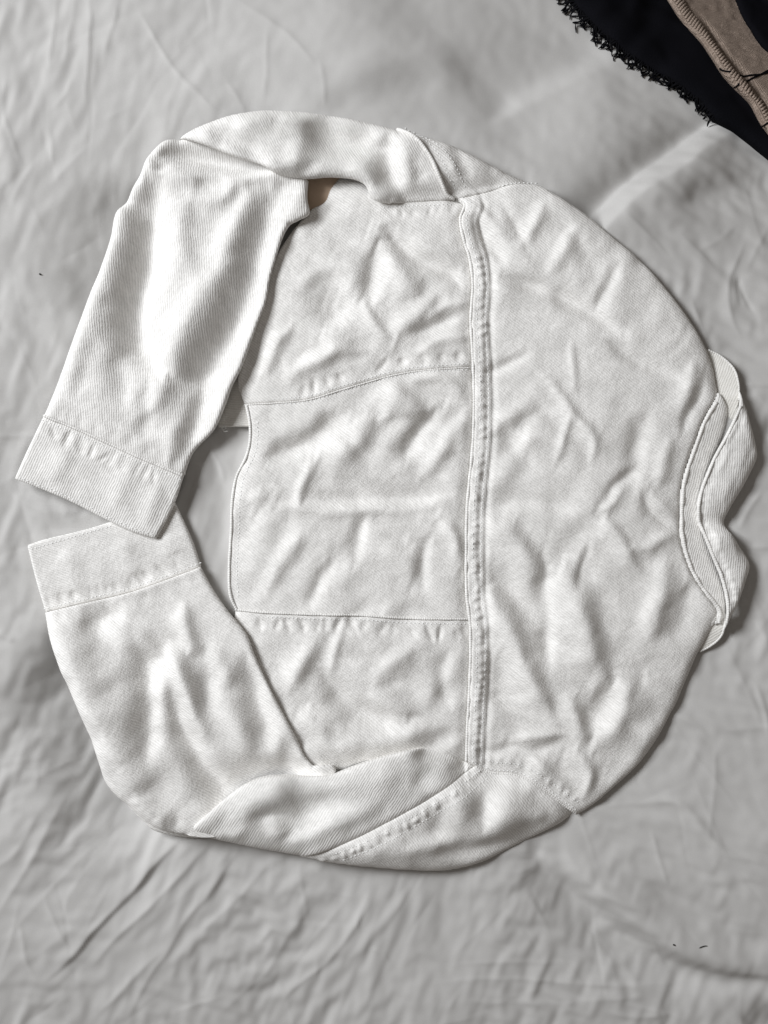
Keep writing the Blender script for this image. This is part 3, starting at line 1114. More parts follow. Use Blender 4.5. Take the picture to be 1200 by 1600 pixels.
# yoke ------------------------------------------------------------------
COLLAR_SEAM = [(1117, 616), (1093, 657), (1077, 700), (1061, 750), (1057, 790), (1058, 838), (1073, 890), (1093, 923), (1115, 953), (1113, 972)]
yoke = Panel('back_yoke', [
    (4, 2.0, [(711, 312), (730, 309), (760, 302), (800, 291), (842, 290)]),
    (22, 8, [(842, 290), (905, 330), (960, 375), (1010, 420), (1055, 475), (1088, 525), (1106, 565), (1117, 616)]),
    (7, 3.5, COLLAR_SEAM),
    (18, 8, [(1113, 972), (1085, 1022), (1052, 1100), (1003, 1182), (955, 1230), (918, 1262), (902, 1271)]),
    (5, 2.5, [(902, 1271), (878, 1254), (852, 1234), (826, 1217), (800, 1208), (768, 1206), (742, 1196), (727, 1190)]),
    (4, 2.0, YOKE[::-1]),
], back_z, DENIM, jacket, twill=128, skirt=14)
yoke.obj['label'] = 'wide yoke panel across the shoulders'

# three back panels ------------------------------------------------------
side_up = Panel('back_panel', [
    (4, 2.0, YOKE[:9][:8] + [(735, 575)]),
    (3, 1.6, SEAM_TOP[::-1]),
    (8, 4, [(383, 632), (374, 606), (378, 560), (405, 470), (440, 390), (486, 331)]),
    (8, 4, [(486, 331), (508, 318), (517, 297), (530, 280)]),
    (20, 4, [(530, 280), (620, 285), (690, 298), (711, 312)]),
], back_z, DENIM, jacket, twill=128, skirt=10)
side_up.obj['label'] = 'back panel partly under the upper folded sleeve'
HEM = [(369, 953), (359, 930), (357, 880), (360, 830), (362, 780), (368, 745), (383, 715), (389, 690), (389, 660), (383, 632)]
centre = Panel('back_panel', [
    (3, 1.6, SEAM_TOP),
    (4, 2.0, [(735, 575), (738, 620), (736, 700), (730, 760), (727, 800), (726, 860), (727, 930), (733, 967)]),
    (3, 1.6, SEAM_BOT[::-1]),
    (9, 5, HEM),
], back_z, DENIM, jacket, twill=128, skirt=14)
centre.obj['label'] = 'middle back panel with stitched hem on its left edge'
side_low = Panel('back_panel', [
    (3, 1.6, SEAM_BOT),
    (4, 2.0, [(733, 967), (733, 1010), (731, 1080), (728, 1140), (727, 1190)]),
    (14, 4, [(727, 1190), (690, 1200), (600, 1215), (480, 1225), (400, 1200)]),
    (9, 5, [(400, 1200), (372, 1080), (362, 1000), (369, 953)]),
], back_z, DENIM, jacket, twill=128, skirt=12)
side_low.obj['label'] = 'back panel partly under the lower folded sleeve'

front = Panel('front_placket', [
    (6, 2, [(335, 560), (400, 560), (420, 620), (400, 667)]),
    (4, 1, [(400, 667), (372, 667), (342, 668)]),
    (4, 1, [(342, 668), (335, 560)]),
], lambda x, y: 3 + fine(x, y, .4), DENIM_IN, jacket, twill=95, skirt=8)
front.obj['label'] = 'cream strip of the front showing under the hem'
thr = [(347, 668), (350, 672), (354, 670), (352, 666), (348, 669), (352, 675), (357, 674)]
q = catmull(thr, 1)
tube('loose_thread', np.column_stack([q, np.full(len(q), 5.5)]), .7, THREAD, front.obj, 6)

# seams on the back
cord('seam_cord', yoke, [(x + 1.5, y) for x, y in YOKE], 2.7, .9, wob=1.2)
cord('seam_cord', centre, [(x, y + 1.5) for x, y in SEAM_TOP], 1.3, .3)
cord('seam_cord', centre, [(x, y - 1) for x, y in SEAM_BOT], 1.7, .9)
cord('hem_edge', centre, [(x + 3, y) for x, y in HEM], 2.6, .2)
stitches(yoke, [[(x + 11, y) for x, y in YOKE], [(x + 24, y) for x, y in YOKE[4:]]])
stitches(centre, [[(x + 15, y) for x, y in HEM[1:-1]], [(x, y + 4) for x, y in SEAM_TOP[1:]]], pitch=6.5, ln=4.4)
stitches(side_up, [[(x, y - 5) for x, y in SEAM_TOP[1:]], [(600, 327), (650, 324), (706, 322)]], pitch=6.5, ln=4.4)
stitches(side_low, [[(x, y + 6) for x, y in SEAM_BOT[1:]]], pitch=6.5, ln=4.4)
SH_SEAM = [(742, 1196), (768, 1206), (800, 1208), (826, 1217), (852, 1234), (878, 1254), (902, 1271)]
cord('seam_cord', yoke, SH_SEAM, 2.0, .6)
stitches(yoke, [[(x + 4, y - 17) for x, y in SH_SEAM], [(735, 304), (770, 296), (805, 289), (838, 288)],
                [(x + 1, y - 5) for x, y in SH_SEAM]], pitch=6.5, ln=4.4)

def join(z, x, y, line, other, r):
    """bring a piece level with its neighbour along their common seam"""
    d = poly_dist(catmull(line, 5), x, y)[0]
    k = np.nonzero(d < 2.6 * r)[0]
    if len(k):
        w = np.exp(-(d[k] / r) ** 2)
        z[k] = z[k] * (1 - w) + other(x[k], y[k]) * w
    return z


# ------------------------------------------------------------------ collar
CS = catmull(COLLAR_SEAM, 5)


def stand_z(x, y):
    d, _, sd, _, _ = poly_dist(CS, x, y, True)
    z = np.where(sd < 0, 9 - .22 * np.clip(d - 10, 0, 30), 1.0)
    return z + fine(x, y, .3)


stand = Panel('collar_stand', [
    (5, 2, [(1100, 600), (1119, 617), (1134, 641)]),
    (16, 7, [(1134, 641), (1128, 680), (1110, 727), (1100, 777), (1100, 820), (1110, 862), (1124, 900), (1132, 930), (1130, 965)]),
    (5, 2, [(1126, 965), (1100, 985)]),
    (3, 0, [(1100, 985), (1085, 950), (1050, 890), (1035, 838), (1035, 790), (1040, 750), (1060, 690), (1100, 600)]),
], stand_z, DENIM, jacket, twill=15, skirt=10)
cord('seam_cord', stand, [(1115, 630)] + [(x + 5, y + 1) for x, y in COLLAR_SEAM[1:]], 2.7, -.2, wob=1.2)

LEAF_IN = [(1148, 612), (1146, 637), (1128, 677), (1104, 723), (1085, 775), (1083, 806), (1100, 857), (1119, 905), (1127, 945), (1125, 985)]
LEAF_OUT = [(1148, 612), (1163, 660), (1176, 713), (1171, 728), (1153, 763), (1133, 797), (1123, 817)]
LEAF_OUT2 = [(1123, 817), (1147, 851), (1164, 882), (1157, 907), (1141, 950), (1128, 976), (1125, 985)]
LI = catmull(LEAF_IN, 4)
LEAF_ST = [
    St([(1150, 815), (1118, 820), (1090, 818), (1065, 812)], 20, 10, -10, .05, .1),
    St([(1150, 832), (1120, 838), (1095, 840)], 6, 26, 7, .1, .1),
    St([(1160, 690), (1145, 740), (1120, 790)], 14, 12, 4),
    St([(1150, 650), (1130, 700), (1112, 745)], 6, 6, 2.4),
] + puckers([(x + 13, y) for x, y in LEAF_IN[1:-1]], 11, 14, 3.2, 1.6, 0, 21)


def leaf_z(x, y):
    d = poly_dist(LI, x, y)[0]
    z = 22 + 4 * np.sin(np.clip(d / 46, 0, 1) * math.pi) - 5 * np.clip(d / 60, 0, 1) + fine(x, y, .4)
    z = z - 2.2 * np.exp(-((d - 10) / 4) ** 2)
    apply(LEAF_ST, x, y, z)
    return z


leaf = Panel('collar_leaf', [
    (5, 3, LEAF_IN[::-1]),
    (12, 8, LEAF_OUT[:-1] + [(1127, 812), (1128, 822)] + LEAF_OUT2[1:]),
], leaf_z, DENIM, jacket, twill=2, skirt=12)
cord('edge_cord', leaf, [(x + 2.6, y) for x, y in LEAF_IN[1:-1]] + [(1127, 975)], 2.2, .0, wob=1.2)
inner_top = Panel('collar_lining', [
    (4, 1.5, [(1098, 545), (1121, 557), (1141, 578), (1149, 603), (1149, 640), (1152, 690)]),
    (4, 0, [(1152, 690), (1112, 690), (1090, 600), (1098, 545)]),
], lambda x, y: -2 + .3 * np.clip(x - 1112, 0, 60) - .3 * np.clip(y - 625, 0, 60) + fine(x, y, .3), DENIM_IN, jacket, twill=20, skirt=18)
cord('edge_cord', inner_top, [(1104, 548), (1121, 557), (1141, 578), (1148, 603), (1148, 630)], 1.6, .4)
inner_low = Panel('collar_lining', [
    (4, 1.5, [(1126, 940), (1128, 962), (1124, 990), (1108, 1007), (1088, 1018)]),
    (4, 0, [(1088, 1018), (1080, 1000), (1100, 950), (1126, 940)]),
], lambda x, y: 0 + .1 * np.clip(x - 1080, 0, 60) + fine(x, y, .3), DENIM_IN, jacket, twill=60, skirt=16)
cord('edge_cord', inner_low, [(1127, 950), (1128, 965), (1124, 990), (1108, 1007), (1090, 1017)], 1.8, .2)
tab = Panel('shoulder_facing', [
    (6, 4, [(1112, 948), (1117, 960), (1114, 972), (1104, 982)]),
    (5, 3, [(1104, 982), (1095, 1000), (1084, 1022), (1070, 1050)]),
    (4, 0, [(1070, 1050), (1075, 1000), (1112, 948)]),
], lambda x, y: 7 + fine(x, y, .3), DENIM, jacket, twill=60, skirt=10)

# ------------------------------------------------------------------ upper sleeve
F_UP = [
    St([(215, 300), (190, 390), (165, 470), (130, 570), (105, 640)], 22, 34, 8, .15, .1),
    St([(262, 262), (250, 316), (248, 370), (237, 425), (220, 485), (228, 545), (280, 590), (320, 600)], 27, 17, -28, .15, .2),
    St([(318, 282), (302, 322), (290, 383), (309, 440), (292, 500), (262, 545), (240, 580)], 28, 14, 8, .1, .2),
    St([(425, 272), (392, 318), (366, 368), (352, 425), (322, 475), (290, 535), (252, 610), (230, 660)], 18, 28, 15, .1, .2),
    St([(465, 265), (432, 318), (405, 385), (392, 450), (358, 530), (318, 610), (296, 700), (285, 760)], 26, 24, -16, .15, .25),
    St([(470, 320), (450, 362), (430, 425), (418, 480), (400, 520), (372, 590), (345, 660), (310, 740)], 12, 10, 9, .1, .1),
    St([(478, 296), (472, 330), (458, 350)], 16, 12, 5),
    # folds below the elbow crease
    St([(462, 288), (400, 279), (333, 277), (267, 285), (228, 282)], 12, 16, 14, .1, .2),
    St([(430, 272), (352, 261), (300, 252), (250, 246)], 18, 12, -32, .1, .1),
    St([(240, 256), (230, 282)], 20, 20, 8, .2, .2),
    St([(380, 286), (356, 312), (330, 321), (292, 312)], 15, 8, 9, .1, .2, 1.7),
    St([(368, 292), (335, 288), (306, 298)], 11, 11, -10, .2, .2),
    St([(240, 350), (210, 334), (182, 326)], 18, 6, -9, .2, .1),
    St([(430, 282), (405, 290), (385, 304)], 9, 14, -6),
    # towards the cuff
    St([(185, 530), (194, 590), (200, 645)], 16, 14, -6),
    St([(280, 590), (244, 636), (206, 676)], 16, 10, 5, .2, .2),
    St([(318, 590), (294, 655), (266, 728)], 16, 18, 8, .15, .15),
    St([(165, 520), (140, 575), (122, 630)], 14, 14, -4),
    St([(245, 600), (232, 650), (222, 700)], 15, 13, -5),
    St([(336, 615), (314, 660), (296, 715)], 13, 11, -6),
    St([(172, 468), (192, 492)], 14, 12, -4),
]
CUFF_T = [(78, 651), (130, 672), (200, 704), (250, 726), (291, 743)]
scaled(F_UP, 1.2)
F_UP += puckers(CUFF_T, 24, 26, 5, -2.2, -12, 33)
CUFF_ST = puckers(CUFF_T, 20, 34, 5, -2.4, 22, 34, (.1, .9)) + [
    St([(120, 700), (100, 730), (85, 760)], 16, 16, 2.6), St([(210, 730), (195, 770), (180, 800)], 16, 14, 2.4),
    St([(260, 755), (240, 800), (230, 830)], 12, 16, 3)]


def f_up_target(x, y):
    # lies lower at the cuff
    z = 31 + 2.5 * N3(x, y, 120) - 8 * np.clip((y - 420) / 330, 0, 1)
    return z


FUP_MAP = ClothMap((20, 190, 520, 790),
                   lambda x, y: (.012 * np.clip(.6 + N6(x, y, 120), .1, 1.5), 108 + 18 * N2(x, y, 150)), seed=5, start=on(F_UP), **FIRM)


def f_up_z(x, y):
    return f_up_target(x, y) + FUP_MAP(x, y) + fine(x, y, .6)


fore_up = Panel('sleeve', [
    (16, 10, [(283, 224), (262, 228), (240, 250), (228, 276), (214, 300), (203, 322), (188, 340), (180, 380), (166, 425), (150, 462),
              (120, 542), (95, 610), (78, 651)]),
    (3, 1.6, CUFF_T),
    (10, 6, [(291, 743), (306, 706), (338, 672), (356, 634), (366, 606), (380, 578), (404, 512), (418, 474), (424, 440), (432, 412), (446, 372), (455, 357)]),
    (6, 4, [(455, 357), (470, 350), (485, 341), (482, 318), (483, 288)]),
    (20, 10, [(483, 288), (420, 240), (340, 225), (283, 224)]),
], f_up_z, DENIM, jacket, twill=-4, skirt=16)
fore_up.obj['label'] = 'forearm of the upper folded sleeve'


def cuff_up_z(x, y):
    z = 21 + 1.6 * N3(x, y, 80) + fine(x, y, .35)
    apply(CUFF_ST, x, y, z)
    return z


cuff_up = Panel('cuff', [
    (4, 2, CUFF_T),
    (5, 3, [(291, 743), (277, 785), (263, 815), (248, 841)]),
    (5, 2.6, [(248, 841), (215, 831), (175, 813), (110, 780), (34, 749)]),
    (5, 3, [(34, 749), (55, 700), (78, 651)]),
], cuff_up_z, DENIM, jacket, twill=25, skirt=12)
cuff_up.obj['label'] = 'cuff lying on top of the other cuff'
cord('seam_cord', cuff_up, [(x, y + 1) for x, y in CUFF_T], 2.6, 1.8)
stitches(cuff_up, [[(43, 748), (112, 775), (177, 808), (216, 826), (246, 836)], [(x - 2, y + 8) for x, y in CUFF_T]], pitch=6.2, ln=4.2)

A_UP = [
    St([(345, 236), (380, 254), (426, 271), (462, 281)], 10, 9, 6, .15, .15),
    St([(330, 216), (380, 238), (425, 264)], 14, 12, -7, .15, .2),
    St([(470, 230), (465, 262), (460, 282)], 14, 14, 4),
    St([(470, 206), (530, 226), (600, 236)], 20, 24, -16, .25, .1),
    St([(470, 186), (540, 195), (590, 210)], 12, 9, 5),
    St([(540, 268), (570, 276), (584, 305)], 14, 12, 6, .2, .1),
    St([(607, 208), (616, 255), (628, 312)], 26, 5, -12, .1, .1, 1.7),
    St([(612, 205), (624, 250), (640, 300)], 4, 24, 5, .1, .1),
    St([(645, 250), (655, 275), (665, 290)], 10, 8, -4),
    St([(440, 195), (400, 205), (360, 222)], 12, 12, 3),
    St([(500, 270), (480, 276), (465, 278)], 8, 6, -3),
]


scaled(A_UP, 2.0, 1.1)


def a_up_target(x, y):
    z = 54 + 2 * N3(x, y, 90) - 24 * np.clip((x - 360) / 340, 0, 1) - 8 * np.clip((360 - x) / 80, 0, 1)
    return z


AUP_MAP = ClothMap((260, 150, 740, 350),
                   lambda x, y: (.010 * np.clip(.6 + N6(x, y, 120), .1, 1.5), 25 + 18 * N2(x, y, 150)), seed=7, start=on(A_UP), **FIRM)


def a_up_z(x, y):
    z = a_up_target(x, y) + AUP_MAP(x, y) + fine(x, y, .6)
    return join(z, x, y, [(636, 321), (660, 318), (690, 316), (711, 314)], lambda p, q: back_z(p, np.maximum(q, 322)) + 2, 22)


ARM_CORD = [(622, 206), (650, 224), (672, 252), (686, 282), (700, 308), (711, 314)]
arm_up = Panel('sleeve_top', [
    (45, 26, [(284, 222), (320, 205), (360, 191), (400, 183), (440, 180), (520, 186), (575, 195), (622, 206)]),
    (4, 2, ARM_CORD),
    (5, 2.5, [(711, 314), (690, 316), (640, 319), (608, 322)]),
    (16, 12, [(608, 322), (590, 320), (579, 312), (572, 297), (555, 288), (520, 284), (480, 287), (437, 282), (410, 268), (375, 258), (333, 241), (284, 222)]),
], a_up_z, DENIM, jacket, twill=150, skirt=10)
arm_up.obj['label'] = 'top of the upper sleeve, rolled over its forearm'
cord('seam_cord', arm_up, [(x - 1, y) for x, y in ARM_CORD], 2.8, 1.6)

SH_ST = [St([(700, 225), (720, 262), (735, 300)], 12, 9, -5, .1, .1), St([(668, 225), (700, 262), (722, 300)], 8, 8, 3),
         St([(780, 262), (770, 280), (765, 295)], 10, 9, 3)] + puckers([(650, 216), (690, 250), (722, 300)], 17, 22, 5, 1.8, 0, 44)


def sh_up_z(x, y):
    z = 37 - .05 * (x - 640) + fine(x, y, .6)
    z = z - 7 * np.clip((x - 700) / 130, 0, 1)
    apply(SH_ST, x, y, z)
    join(z, x, y, ARM_CORD, a_up_z, 26)
    return join(z, x, y, [(716, 312), (760, 303), (800, 292), (842, 291)], lambda p, q: back_z(p, q) + 1, 30)


sh_up = Panel('shoulder_panel', [
    (40, 24, [(622, 206), (660, 216), (700, 228), (740, 246), (790, 270), (825, 283), (842, 291)]),
    (4, 2, [(842, 291), (800, 292), (760, 303), (730, 310), (711, 314)]),
    (4, 2, ARM_CORD[::-1]),
], sh_up_z, DENIM, jacket, twill=128, skirt=14)
sh_up.obj['label'] = 'shoulder strip between the upper sleeve and the yoke'
stitches(sh_up, [[(634, 206), (662, 223), (685, 250), (700, 280), (716, 306)], [(648, 212), (678, 228), (704, 256), (728, 300)]], pitch=6.5, ln=4.4)

bounce_patch = Panel('sleeve_bounce_patch', [  # added patch: warm interreflection in the opening, painted as tan cloth
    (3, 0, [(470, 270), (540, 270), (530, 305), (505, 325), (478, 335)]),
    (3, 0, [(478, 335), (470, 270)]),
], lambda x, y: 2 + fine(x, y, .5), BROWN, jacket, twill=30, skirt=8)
bounce_patch.obj['label'] = 'tan patch painted for warm bounce light deep in the sleeve fold'

# ------------------------------------------------------------------ lower sleeve
CUFF_L = [(78, 955), (110, 947), (150, 938), (205, 925), (250, 910), (285, 897), (316, 885)]
F_LO = [
    St([(80, 920), (105, 975), (128, 1035), (155, 1095), (185, 1150), (218, 1220), (250, 1280)], 26, 42, 12, .1, .2),
    St([(205, 975), (232, 1035), (242, 1095), (236, 1150), (242, 1205)], 20, 16, -10, .2, .25),
    St([(254, 1035), (264, 1095), (266, 1155)], 13, 16, 5, .2, .2),
    St([(268, 990), (277, 1010), (290, 1045), (303, 1082), (318, 1138), (326, 1165)], 12, 12, 14, .1, .2),
    St([(280, 1040), (284, 1085), (290, 1125), (308, 1172), (350, 1230), (390, 1260)], 18, 10, -17, .15, .1),
    St([(325, 1030), (330, 1080), (342, 1130)], 12, 16, -6),
    St([(162, 966), (218, 1002), (262, 1022)], 14, 16, 6, .15, .2),
    St([(204, 952), (170, 966), (134, 988)], 13, 18, -7, .1, .2),
    St([(288, 940), (300, 983), (308, 1003), (332, 1009)], 13, 8, 7, .15, .2, 1.7),
    St([(225, 985), (260, 1002), (298, 1014)], 12, 10, -5),
    St([(335, 1000), (352, 1035), (366, 1075)], 12, 11, 5),
    St([(382, 1010), (398, 1070), (416, 1126), (434, 1180)], 19, 13, -11, .2, .25),
    St([(345, 1060), (374, 1122), (402, 1190)], 15, 14, 6),
    St([(440, 1135), (432, 1165), (440, 1195)], 12, 10, 4),
    St([(510, 1214), (430, 1216), (370, 1228), (320, 1272)], 40, 26, -18, .02, .2),
    St([(215, 1225), (240, 1258), (285, 1286)], 14, 18, 6),
    St([(135, 1062), (118, 1064), (104, 1060)], 10, 9, -4),
    St([(170, 1150), (155, 1152), (140, 1150)], 10, 9, -4),
]
scaled(F_LO, 1.6)
F_LO += puckers([(205, 1240), (235, 1272), (285, 1290)], 17, 22, 5, -4.5, -9, 52)
F_LO += puckers(CUFF_L, 22, 26, 5, -2.4, 12, 53)


def f_lo_target(x, y):
    z = 30 + 2.5 * N4(x, y, 120) - 12 * np.clip((1050 - y) / 120, 0, 1)
    return z


FLO_MAP = ClothMap((40, 860, 560, 1330),
                   lambda x, y: (.012 * np.clip(.6 + N6(x, y, 120), .1, 1.5), 64 + 18 * N2(x, y, 150)), seed=6, start=on(F_LO), **FIRM)


def f_lo_z(x, y):
    return f_lo_target(x, y) + FLO_MAP(x, y) + fine(x, y, .6)


fore_lo = Panel('sleeve', [
    (3, 1.6, CUFF_L),
    (8, 5, [(316, 885), (338, 925), (356, 950), (388, 990), (398, 1015), (414, 1052), (432, 1088), (452, 1125), (466, 1152), (478, 1178), (490, 1192)]),
    (5, 3, [(490, 1192), (508, 1190), (522, 1191), (526, 1200)]),
    (3, 0, [(526, 1200), (500, 1225), (420, 1250), (340, 1300), (296, 1298)]),
    (14, 9, [(296, 1298), (262, 1292), (238, 1280), (212, 1257), (190, 1238), (172, 1216), (162, 1185), (150, 1148), (128, 1094), (100, 1030), (86, 990), (78, 955)]),
], f_lo_z, DENIM, jacket, twill=122, skirt=16)
fore_lo.obj['label'] = 'forearm of the lower folded sleeve'
under = Panel('sleeve_underside', [
    (8, 6, [(166, 1205), (176, 1226), (198, 1252), (225, 1280), (240, 1294), (270, 1303), (310, 1308)]),
    (3, 0, [(310, 1308), (300, 1270), (200, 1190), (166, 1205)]),
], lambda x, y: 8 + fine(x, y, .3), DENIM, jacket, twill=122, skirt=14)


def cuff_lo_z(x, y):
    z = 11 + 1.6 * N4(x, y, 80) + fine(x, y, .35)
    apply(CUFF_LST, x, y, z)
    return z


CUFF_LST = puckers(CUFF_L, 19, 30, 5, -2.2, -18, 54, (.05, .95)) + [
    St([(110, 850), (120, 890), (130, 930)], 16, 18, 2.6), St([(200, 830), (210, 870), (225, 905)], 18, 14, 2.6),
    St([(265, 830), (280, 870)], 14, 14, 2.4)]
cuff_lo = Panel('cuff', [
    (5, 2.6, [(50, 851), (80, 841), (110, 834), (145, 825), (180, 814), (230, 800), (276, 786)]),
    (6, 4, [(276, 786), (290, 815), (303, 845), (312, 872), (316, 885)]),
    (4, 2, CUFF_L[::-1]),
    (5, 3, [(78, 955), (66, 915), (58, 885), (50, 851)]),
], cuff_lo_z, DENIM, jacket, twill=112, skirt=14)
cuff_lo.obj['label'] = 'cuff tucked under the edge of the other cuff'
stitches(cuff_lo, [[(58, 857), (112, 841), (180, 821)], [(x - 1, y - 6) for x, y in CUFF_L]], pitch=6.2, ln=4.2)

ARM_SEAM = [(742, 1196), (700, 1222), (650, 1252), (600, 1279), (560, 1300), (515, 1320), (468, 1336)]
A_LO = [
    St([(470, 1205), (420, 1232), (350, 1275)], 20, 34, 7, .1, .2),
    St([(430, 1262), (436, 1285), (446, 1300)], 9, 10, 6, .2, .2),
    St([(510, 1240), (480, 1255), (455, 1270)], 12, 14, -4),
    St([(640, 1190), (570, 1210), (500, 1225)], 14, 20, 4),
    St([(690, 1180), (670, 1200), (640, 1225)], 12, 14, -5),
    St([(610, 1230), (560, 1260), (500, 1290)], 14, 14, 3.4),
    St([(395, 1290), (360, 1295), (330, 1292)], 8, 10, 3),
    St([(580, 1215), (520, 1235), (440, 1262), (380, 1280)], 16, 22, -5),
    St([(560, 1270), (500, 1290), (440, 1312)], 12, 14, 4),
    St([(700, 1300), (650, 1318), (600, 1332)], 12, 14, 4),
    St([(720, 1215), (715, 1250), (690, 1290)], 12, 16, 5),
    # shoulder half
    St([(765, 1215), (760, 1250), (750, 1290)], 14, 8, -12, .1, .2),
    St([(790, 1215), (790, 1250), (775, 1285)], 14, 22, 7, .1, .2),
    St([(850, 1255), (845, 1270), (838, 1282)], 6, 6, 4),
    St([(880, 1272), (820, 1300), (740, 1322), (660, 1325)], 14, 16, -7, .1, .2),
    St([(640, 1290), (610, 1310), (570, 1325)], 14, 14, 4),
    St([(720, 1250), (690, 1280), (660, 1300)], 14, 12, -4),
]
scaled(A_LO, 1.5, 1.15)
A_LO_FINE = puckers(ARM_SEAM, 15, 15, 4.6, 3.2, -13, 62, (.05, .92))


def a_lo_target(x, y):
    z = 48 + 3 * N3(x, y, 120) - 16 * np.clip((x - 640) / 230, 0, 1)
    # slopes away to the foot of the picture
    z = z - .10 * np.clip(y - 1230, 0, 200)
    return z


ALO_MAP = ClothMap((270, 1140, 930, 1390),
                   lambda x, y: (.010 * np.clip(.6 + N6(x, y, 120), .1, 1.5), 150 + 18 * N2(x, y, 150)), seed=8, start=on(A_LO), **FIRM)


def a_lo_z(x, y):
    z = a_lo_target(x, y) + ALO_MAP(x, y) + fine(x, y, .6)
    apply(A_LO_FINE, x, y, z)
    d, a, s, _, _ = poly_dist(catmull(ARM_SEAM, 5), x, y, True)
    z = z - 2.5 * np.exp(-(d / 5) ** 2)
    join(z, x, y, [(668, 1166), (700, 1176), (727, 1190), (742, 1196)], lambda p, q: back_z(p, np.minimum(q, 1162)) + 3, 18)
    return join(z, x, y, SH_SEAM, lambda p, q: back_z(p, q) + 1, 34)


arm_lo = Panel('sleeve_top', [
    (16, 6, [(294, 1297), (330, 1262), (360, 1236), (385, 1218), (410, 1208), (435, 1204), (480, 1206), (518, 1203), (560, 1188), (605, 1174), (650, 1166), (690, 1172), (727, 1190), (742, 1196)]),
    (3, 1.5, ARM_SEAM),
    (44, 30, [(468, 1336), (430, 1328), (390, 1320), (340, 1308), (294, 1297)]),
], a_lo_z, DENIM, jacket, twill=32, skirt=30)
arm_lo.obj['label'] = 'top of the lower sleeve, rolled along the jacket edge'
sh_lo = Panel('shoulder_panel', [
    (3, 1.5, ARM_SEAM[::-1]),
    (5, 2.5, SH_SEAM),
    (44, 26, [(902, 1271), (880, 1284), (845, 1302), (800, 1325), (760, 1344), (725, 1355), (690, 1360), (640, 1358), (590, 1354), (530, 1347), (468, 1336)]),
], a_lo_z, DENIM, jacket, twill=140, skirt=18)
sh_lo.obj['label'] = 'puckered shoulder piece at the foot of the jacket'
stitches(sh_lo, [[(x + 7, y + 8) for x, y in ARM_SEAM[:-1]], [(x + 18, y + 19) for x, y in ARM_SEAM[:-1]]], pitch=6.5, ln=4.4)

# ------------------------------------------------------------------ dark clothes at the upper right corner
shawl = thing('fringed_shawl', (0, 0, 0), 'black fringed cloth heaped on the bed in the upper right corner', 'shawl')
BK_EDGE = [(868, -60), (885, -15), (915, 22), (948, 54), (990, 86), (1035, 112), (1066, 134), (1092, 158), (1112, 182), (1140, 200), (1165, 220), (1200, 250), (1260, 300), (1320, 340)]
BK_EDGE = [(x + 24, y - 14) for x, y in BK_EDGE]
BK_ST = creases(40, (880, -100, 1320, 330), 45, 20, (60, 200), (10, 22), (2, 6), 2.0, 71)


def bk_z(x, y):
    z = 26 + 4 * N2(x, y, 90) + fine(x, y, 1.2)
    apply(BK_ST, x, y, z)
    return z - dip(x, y)


cloth = Panel('cloth', [
    (26, 14, BK_EDGE),
    (10, 4, [BK_EDGE[-1], (1344, -140)]),
    (10, 4, [(1344, -140), (892, -140)]),
    (10, 4, [(892, -140), BK_EDGE[0]]),
], bk_z, BLACK, shawl, cell=5, twill=45, skirt=45)
fr = catmull(BK_EDGE[:9], 2)
sgl = np.concatenate([[0], np.cumsum(np.hypot(*(fr[1:] - fr[:-1]).T))])
s = 4.0
rf = np.random.default_rng(5)
while s < sgl[-1] - 6:
    i = min(np.searchsorted(sgl, s), len(fr) - 2)
    c = fr[i]
    d = (fr[i + 1] - fr[i]) / (np.hypot(*(fr[i + 1] - fr[i])) + 1e-6)
    n = np.array([-d[1], d[0]])
    if n[0] > 0:
        n = -n
    fade = 1 - .62 * (s / sgl[-1])
    ln = rf.uniform(10, 32) * fade
    a = n * .8 + d * (.3 * math.sin(s * .21) + rf.normal(.1, .5))
    a /= np.hypot(*a)
    t = np.linspace(-.5, 1, 9)
    cu, cw, ch = rf.normal(0, 6), rf.normal(0, 2.4), rf.uniform(3, 8)
    px = c[0] + a[0] * ln * t + d[0] * (cu * np.clip(t, 0, 1) ** 2 + cw * np.sin(ch * t))
    py = c[1] + a[1] * ln * t + d[1] * (cu * np.clip(t, 0, 1) ** 2 + cw * np.sin(ch * t))
    zz = np.maximum(bk_z(px, py) - 11 - 26 * np.clip(t, 0, 1), sheet_z(px, py) + 2.0)
    rad = rf.uniform(1.2, 2.3) * (.75 + .25 * np.sin(np.linspace(0, 9, 9) + rf.uniform(0, 6)))
    rad[-1] *= .5
    tube('fringe_strand', np.column_stack([px, py, zz]), rad, FRINGE, shawl, 6)
    s += rf.uniform(1.6, 4.4)

jumper = thing('knit_jumper', (0, 0, 0), 'beige knitted jumper lying on the black fringed cloth', 'jumper')
KN_EDGE = [(1030, -60), (1058, -2), (1074, 22), (1092, 46), (1108, 76), (1124, 106), (1146, 134), (1166, 156), (1178, 186), (1190, 208), (1205, 232), (1250, 290)]
KN_EDGE = [(x + 24, y - 14) for x, y in KN_EDGE]
KN_ST = [St([(1104, -34), (1124, -4), (1142, 31), (1159, 61), (1184, 96), (1214, 151), (1234, 196)], 9, 7, -9, .1, .1),
         St([(1105, -10), (1125, 40), (1150, 85), (1185, 130), (1210, 170)], 9, 16, 6, .1, .1)]


def kn_z(x, y):
    z = 42 + 2.5 * N2(x, y, 60) + 1.2 * N3(x, y, 12)
    apply(KN_ST, x, y, z)
    return z - dip(x, y)


knit = Panel('knit_body', [
    (16, 12, KN_EDGE),
    (6, 2, [KN_EDGE[-1], (1334, 190), (1334, -130)]),
    (6, 2, [(1334, -130), (1054, -130)]),
    (6, 2, [(1054, -130), KN_EDGE[0]]),
], kn_z, KNIT, jumper, cell=2.5, twill=35, skirt=14)
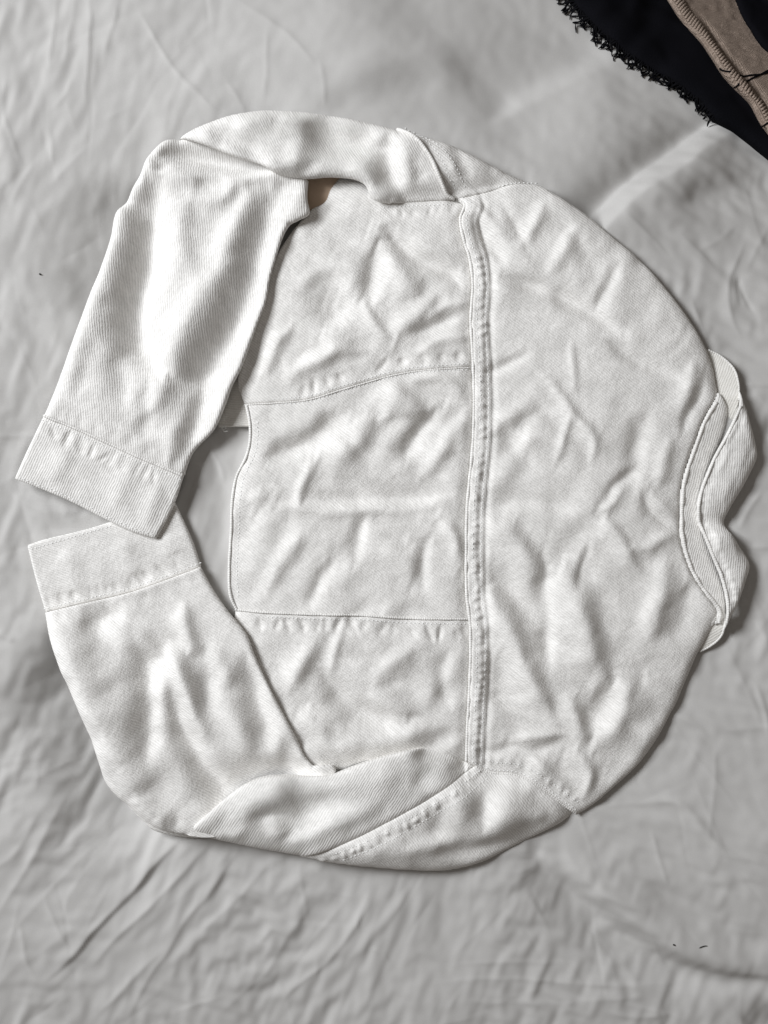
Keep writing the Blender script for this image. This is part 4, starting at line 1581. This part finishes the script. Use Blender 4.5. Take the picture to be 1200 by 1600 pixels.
# ribbed welt along the fold
ke = catmull([(x + 14, y - 2) for x, y in KN_EDGE[:-1]], 2)
sgl = np.concatenate([[0], np.cumsum(np.hypot(*(ke[1:] - ke[:-1]).T))])
s = 6.0
while s < sgl[-1] - 6:
    i = min(np.searchsorted(sgl, s), len(ke) - 2)
    c = ke[i]
    d = (ke[i + 1] - ke[i]) / (np.hypot(*(ke[i + 1] - ke[i])) + 1e-6)
    n = np.array([d[1], -d[0]])
    a = n * .92 - d * .38
    wd = 22 - 9 * s / sgl[-1]
    t = np.linspace(-.5, .5, 7)
    px, py = c[0] + a[0] * wd * t, c[1] + a[1] * wd * t
    zz = knit.z(px, py) + 1.3 - 3.0 * (2 * t) ** 4
    tube('rib', np.column_stack([px, py, zz]), 2.5 * np.sqrt(1.02 - (2 * t) ** 4) + .3, KNIT, jumper, 6)
    s += 5.6

strap_top = thing('strappy_top', (0, 0, 0), 'black garment with thin straps crossing the beige knit at the picture edge', 'top')
top_cloth = Panel('cloth', [
    (12, 8, [(1186, -60), (1196, -15), (1206, 10), (1216, 32), (1232, 50), (1272, 76)]),
    (6, 2, [(1272, 76), (1320, 50), (1320, -100)]),
    (6, 2, [(1320, -100), (1186, -100)]),
    (6, 2, [(1186, -100), (1186, -60)]),
], lambda x, y: kn_z(x, y) + 12, BLACK, strap_top, cell=4, twill=45, skirt=16)
for pts in ([(1118, 98), (1127, 104), (1150, 107), (1176, 106), (1200, 100), (1235, 84)],
            [(1138, 133), (1146, 127), (1162, 117), (1180, 108), (1200, 96), (1230, 78)],
            [(1178, 200), (1186, 194), (1200, 188), (1240, 172)]):
    q = resample(catmull([(x + 24, y - 14) for x, y in pts], 2), 3)
    z = np.maximum(knit.z(q[:, 0], q[:, 1]), 30 - dip(q[:, 0], q[:, 1])) + 1.6
    tube('strap', np.column_stack([q, z]), 1.35, BLACK, strap_top, 8)

# ------------------------------------------------------------------ specks of lint on the sheet
for (x, y, ln, an, lab) in ((65, 430, 3.5, 30, 'tiny dark lint speck on the sheet left of the upper sleeve'),
                            (1096, 1475, 14, -14, 'short dark lint thread on the sheet fold at lower right'),
                            (1050, 1472, 3.5, 20, 'tiny dark lint speck on the sheet fold at lower right')):
    t = np.linspace(-.5, .5, 6)
    px = x + math.cos(math.radians(an)) * ln * t
    py = y + math.sin(math.radians(an)) * ln * t + (2 * t) ** 2 * ln * .08
    o = tube('lint_speck', np.column_stack([px, py, sheet_z(px, py) + 1.0]), .8 if ln > 5 else 1.3, LINT, None, 6, True)
    o['label'] = lab
    o['category'] = 'lint'
    o['group'] = 'lint on the sheet'
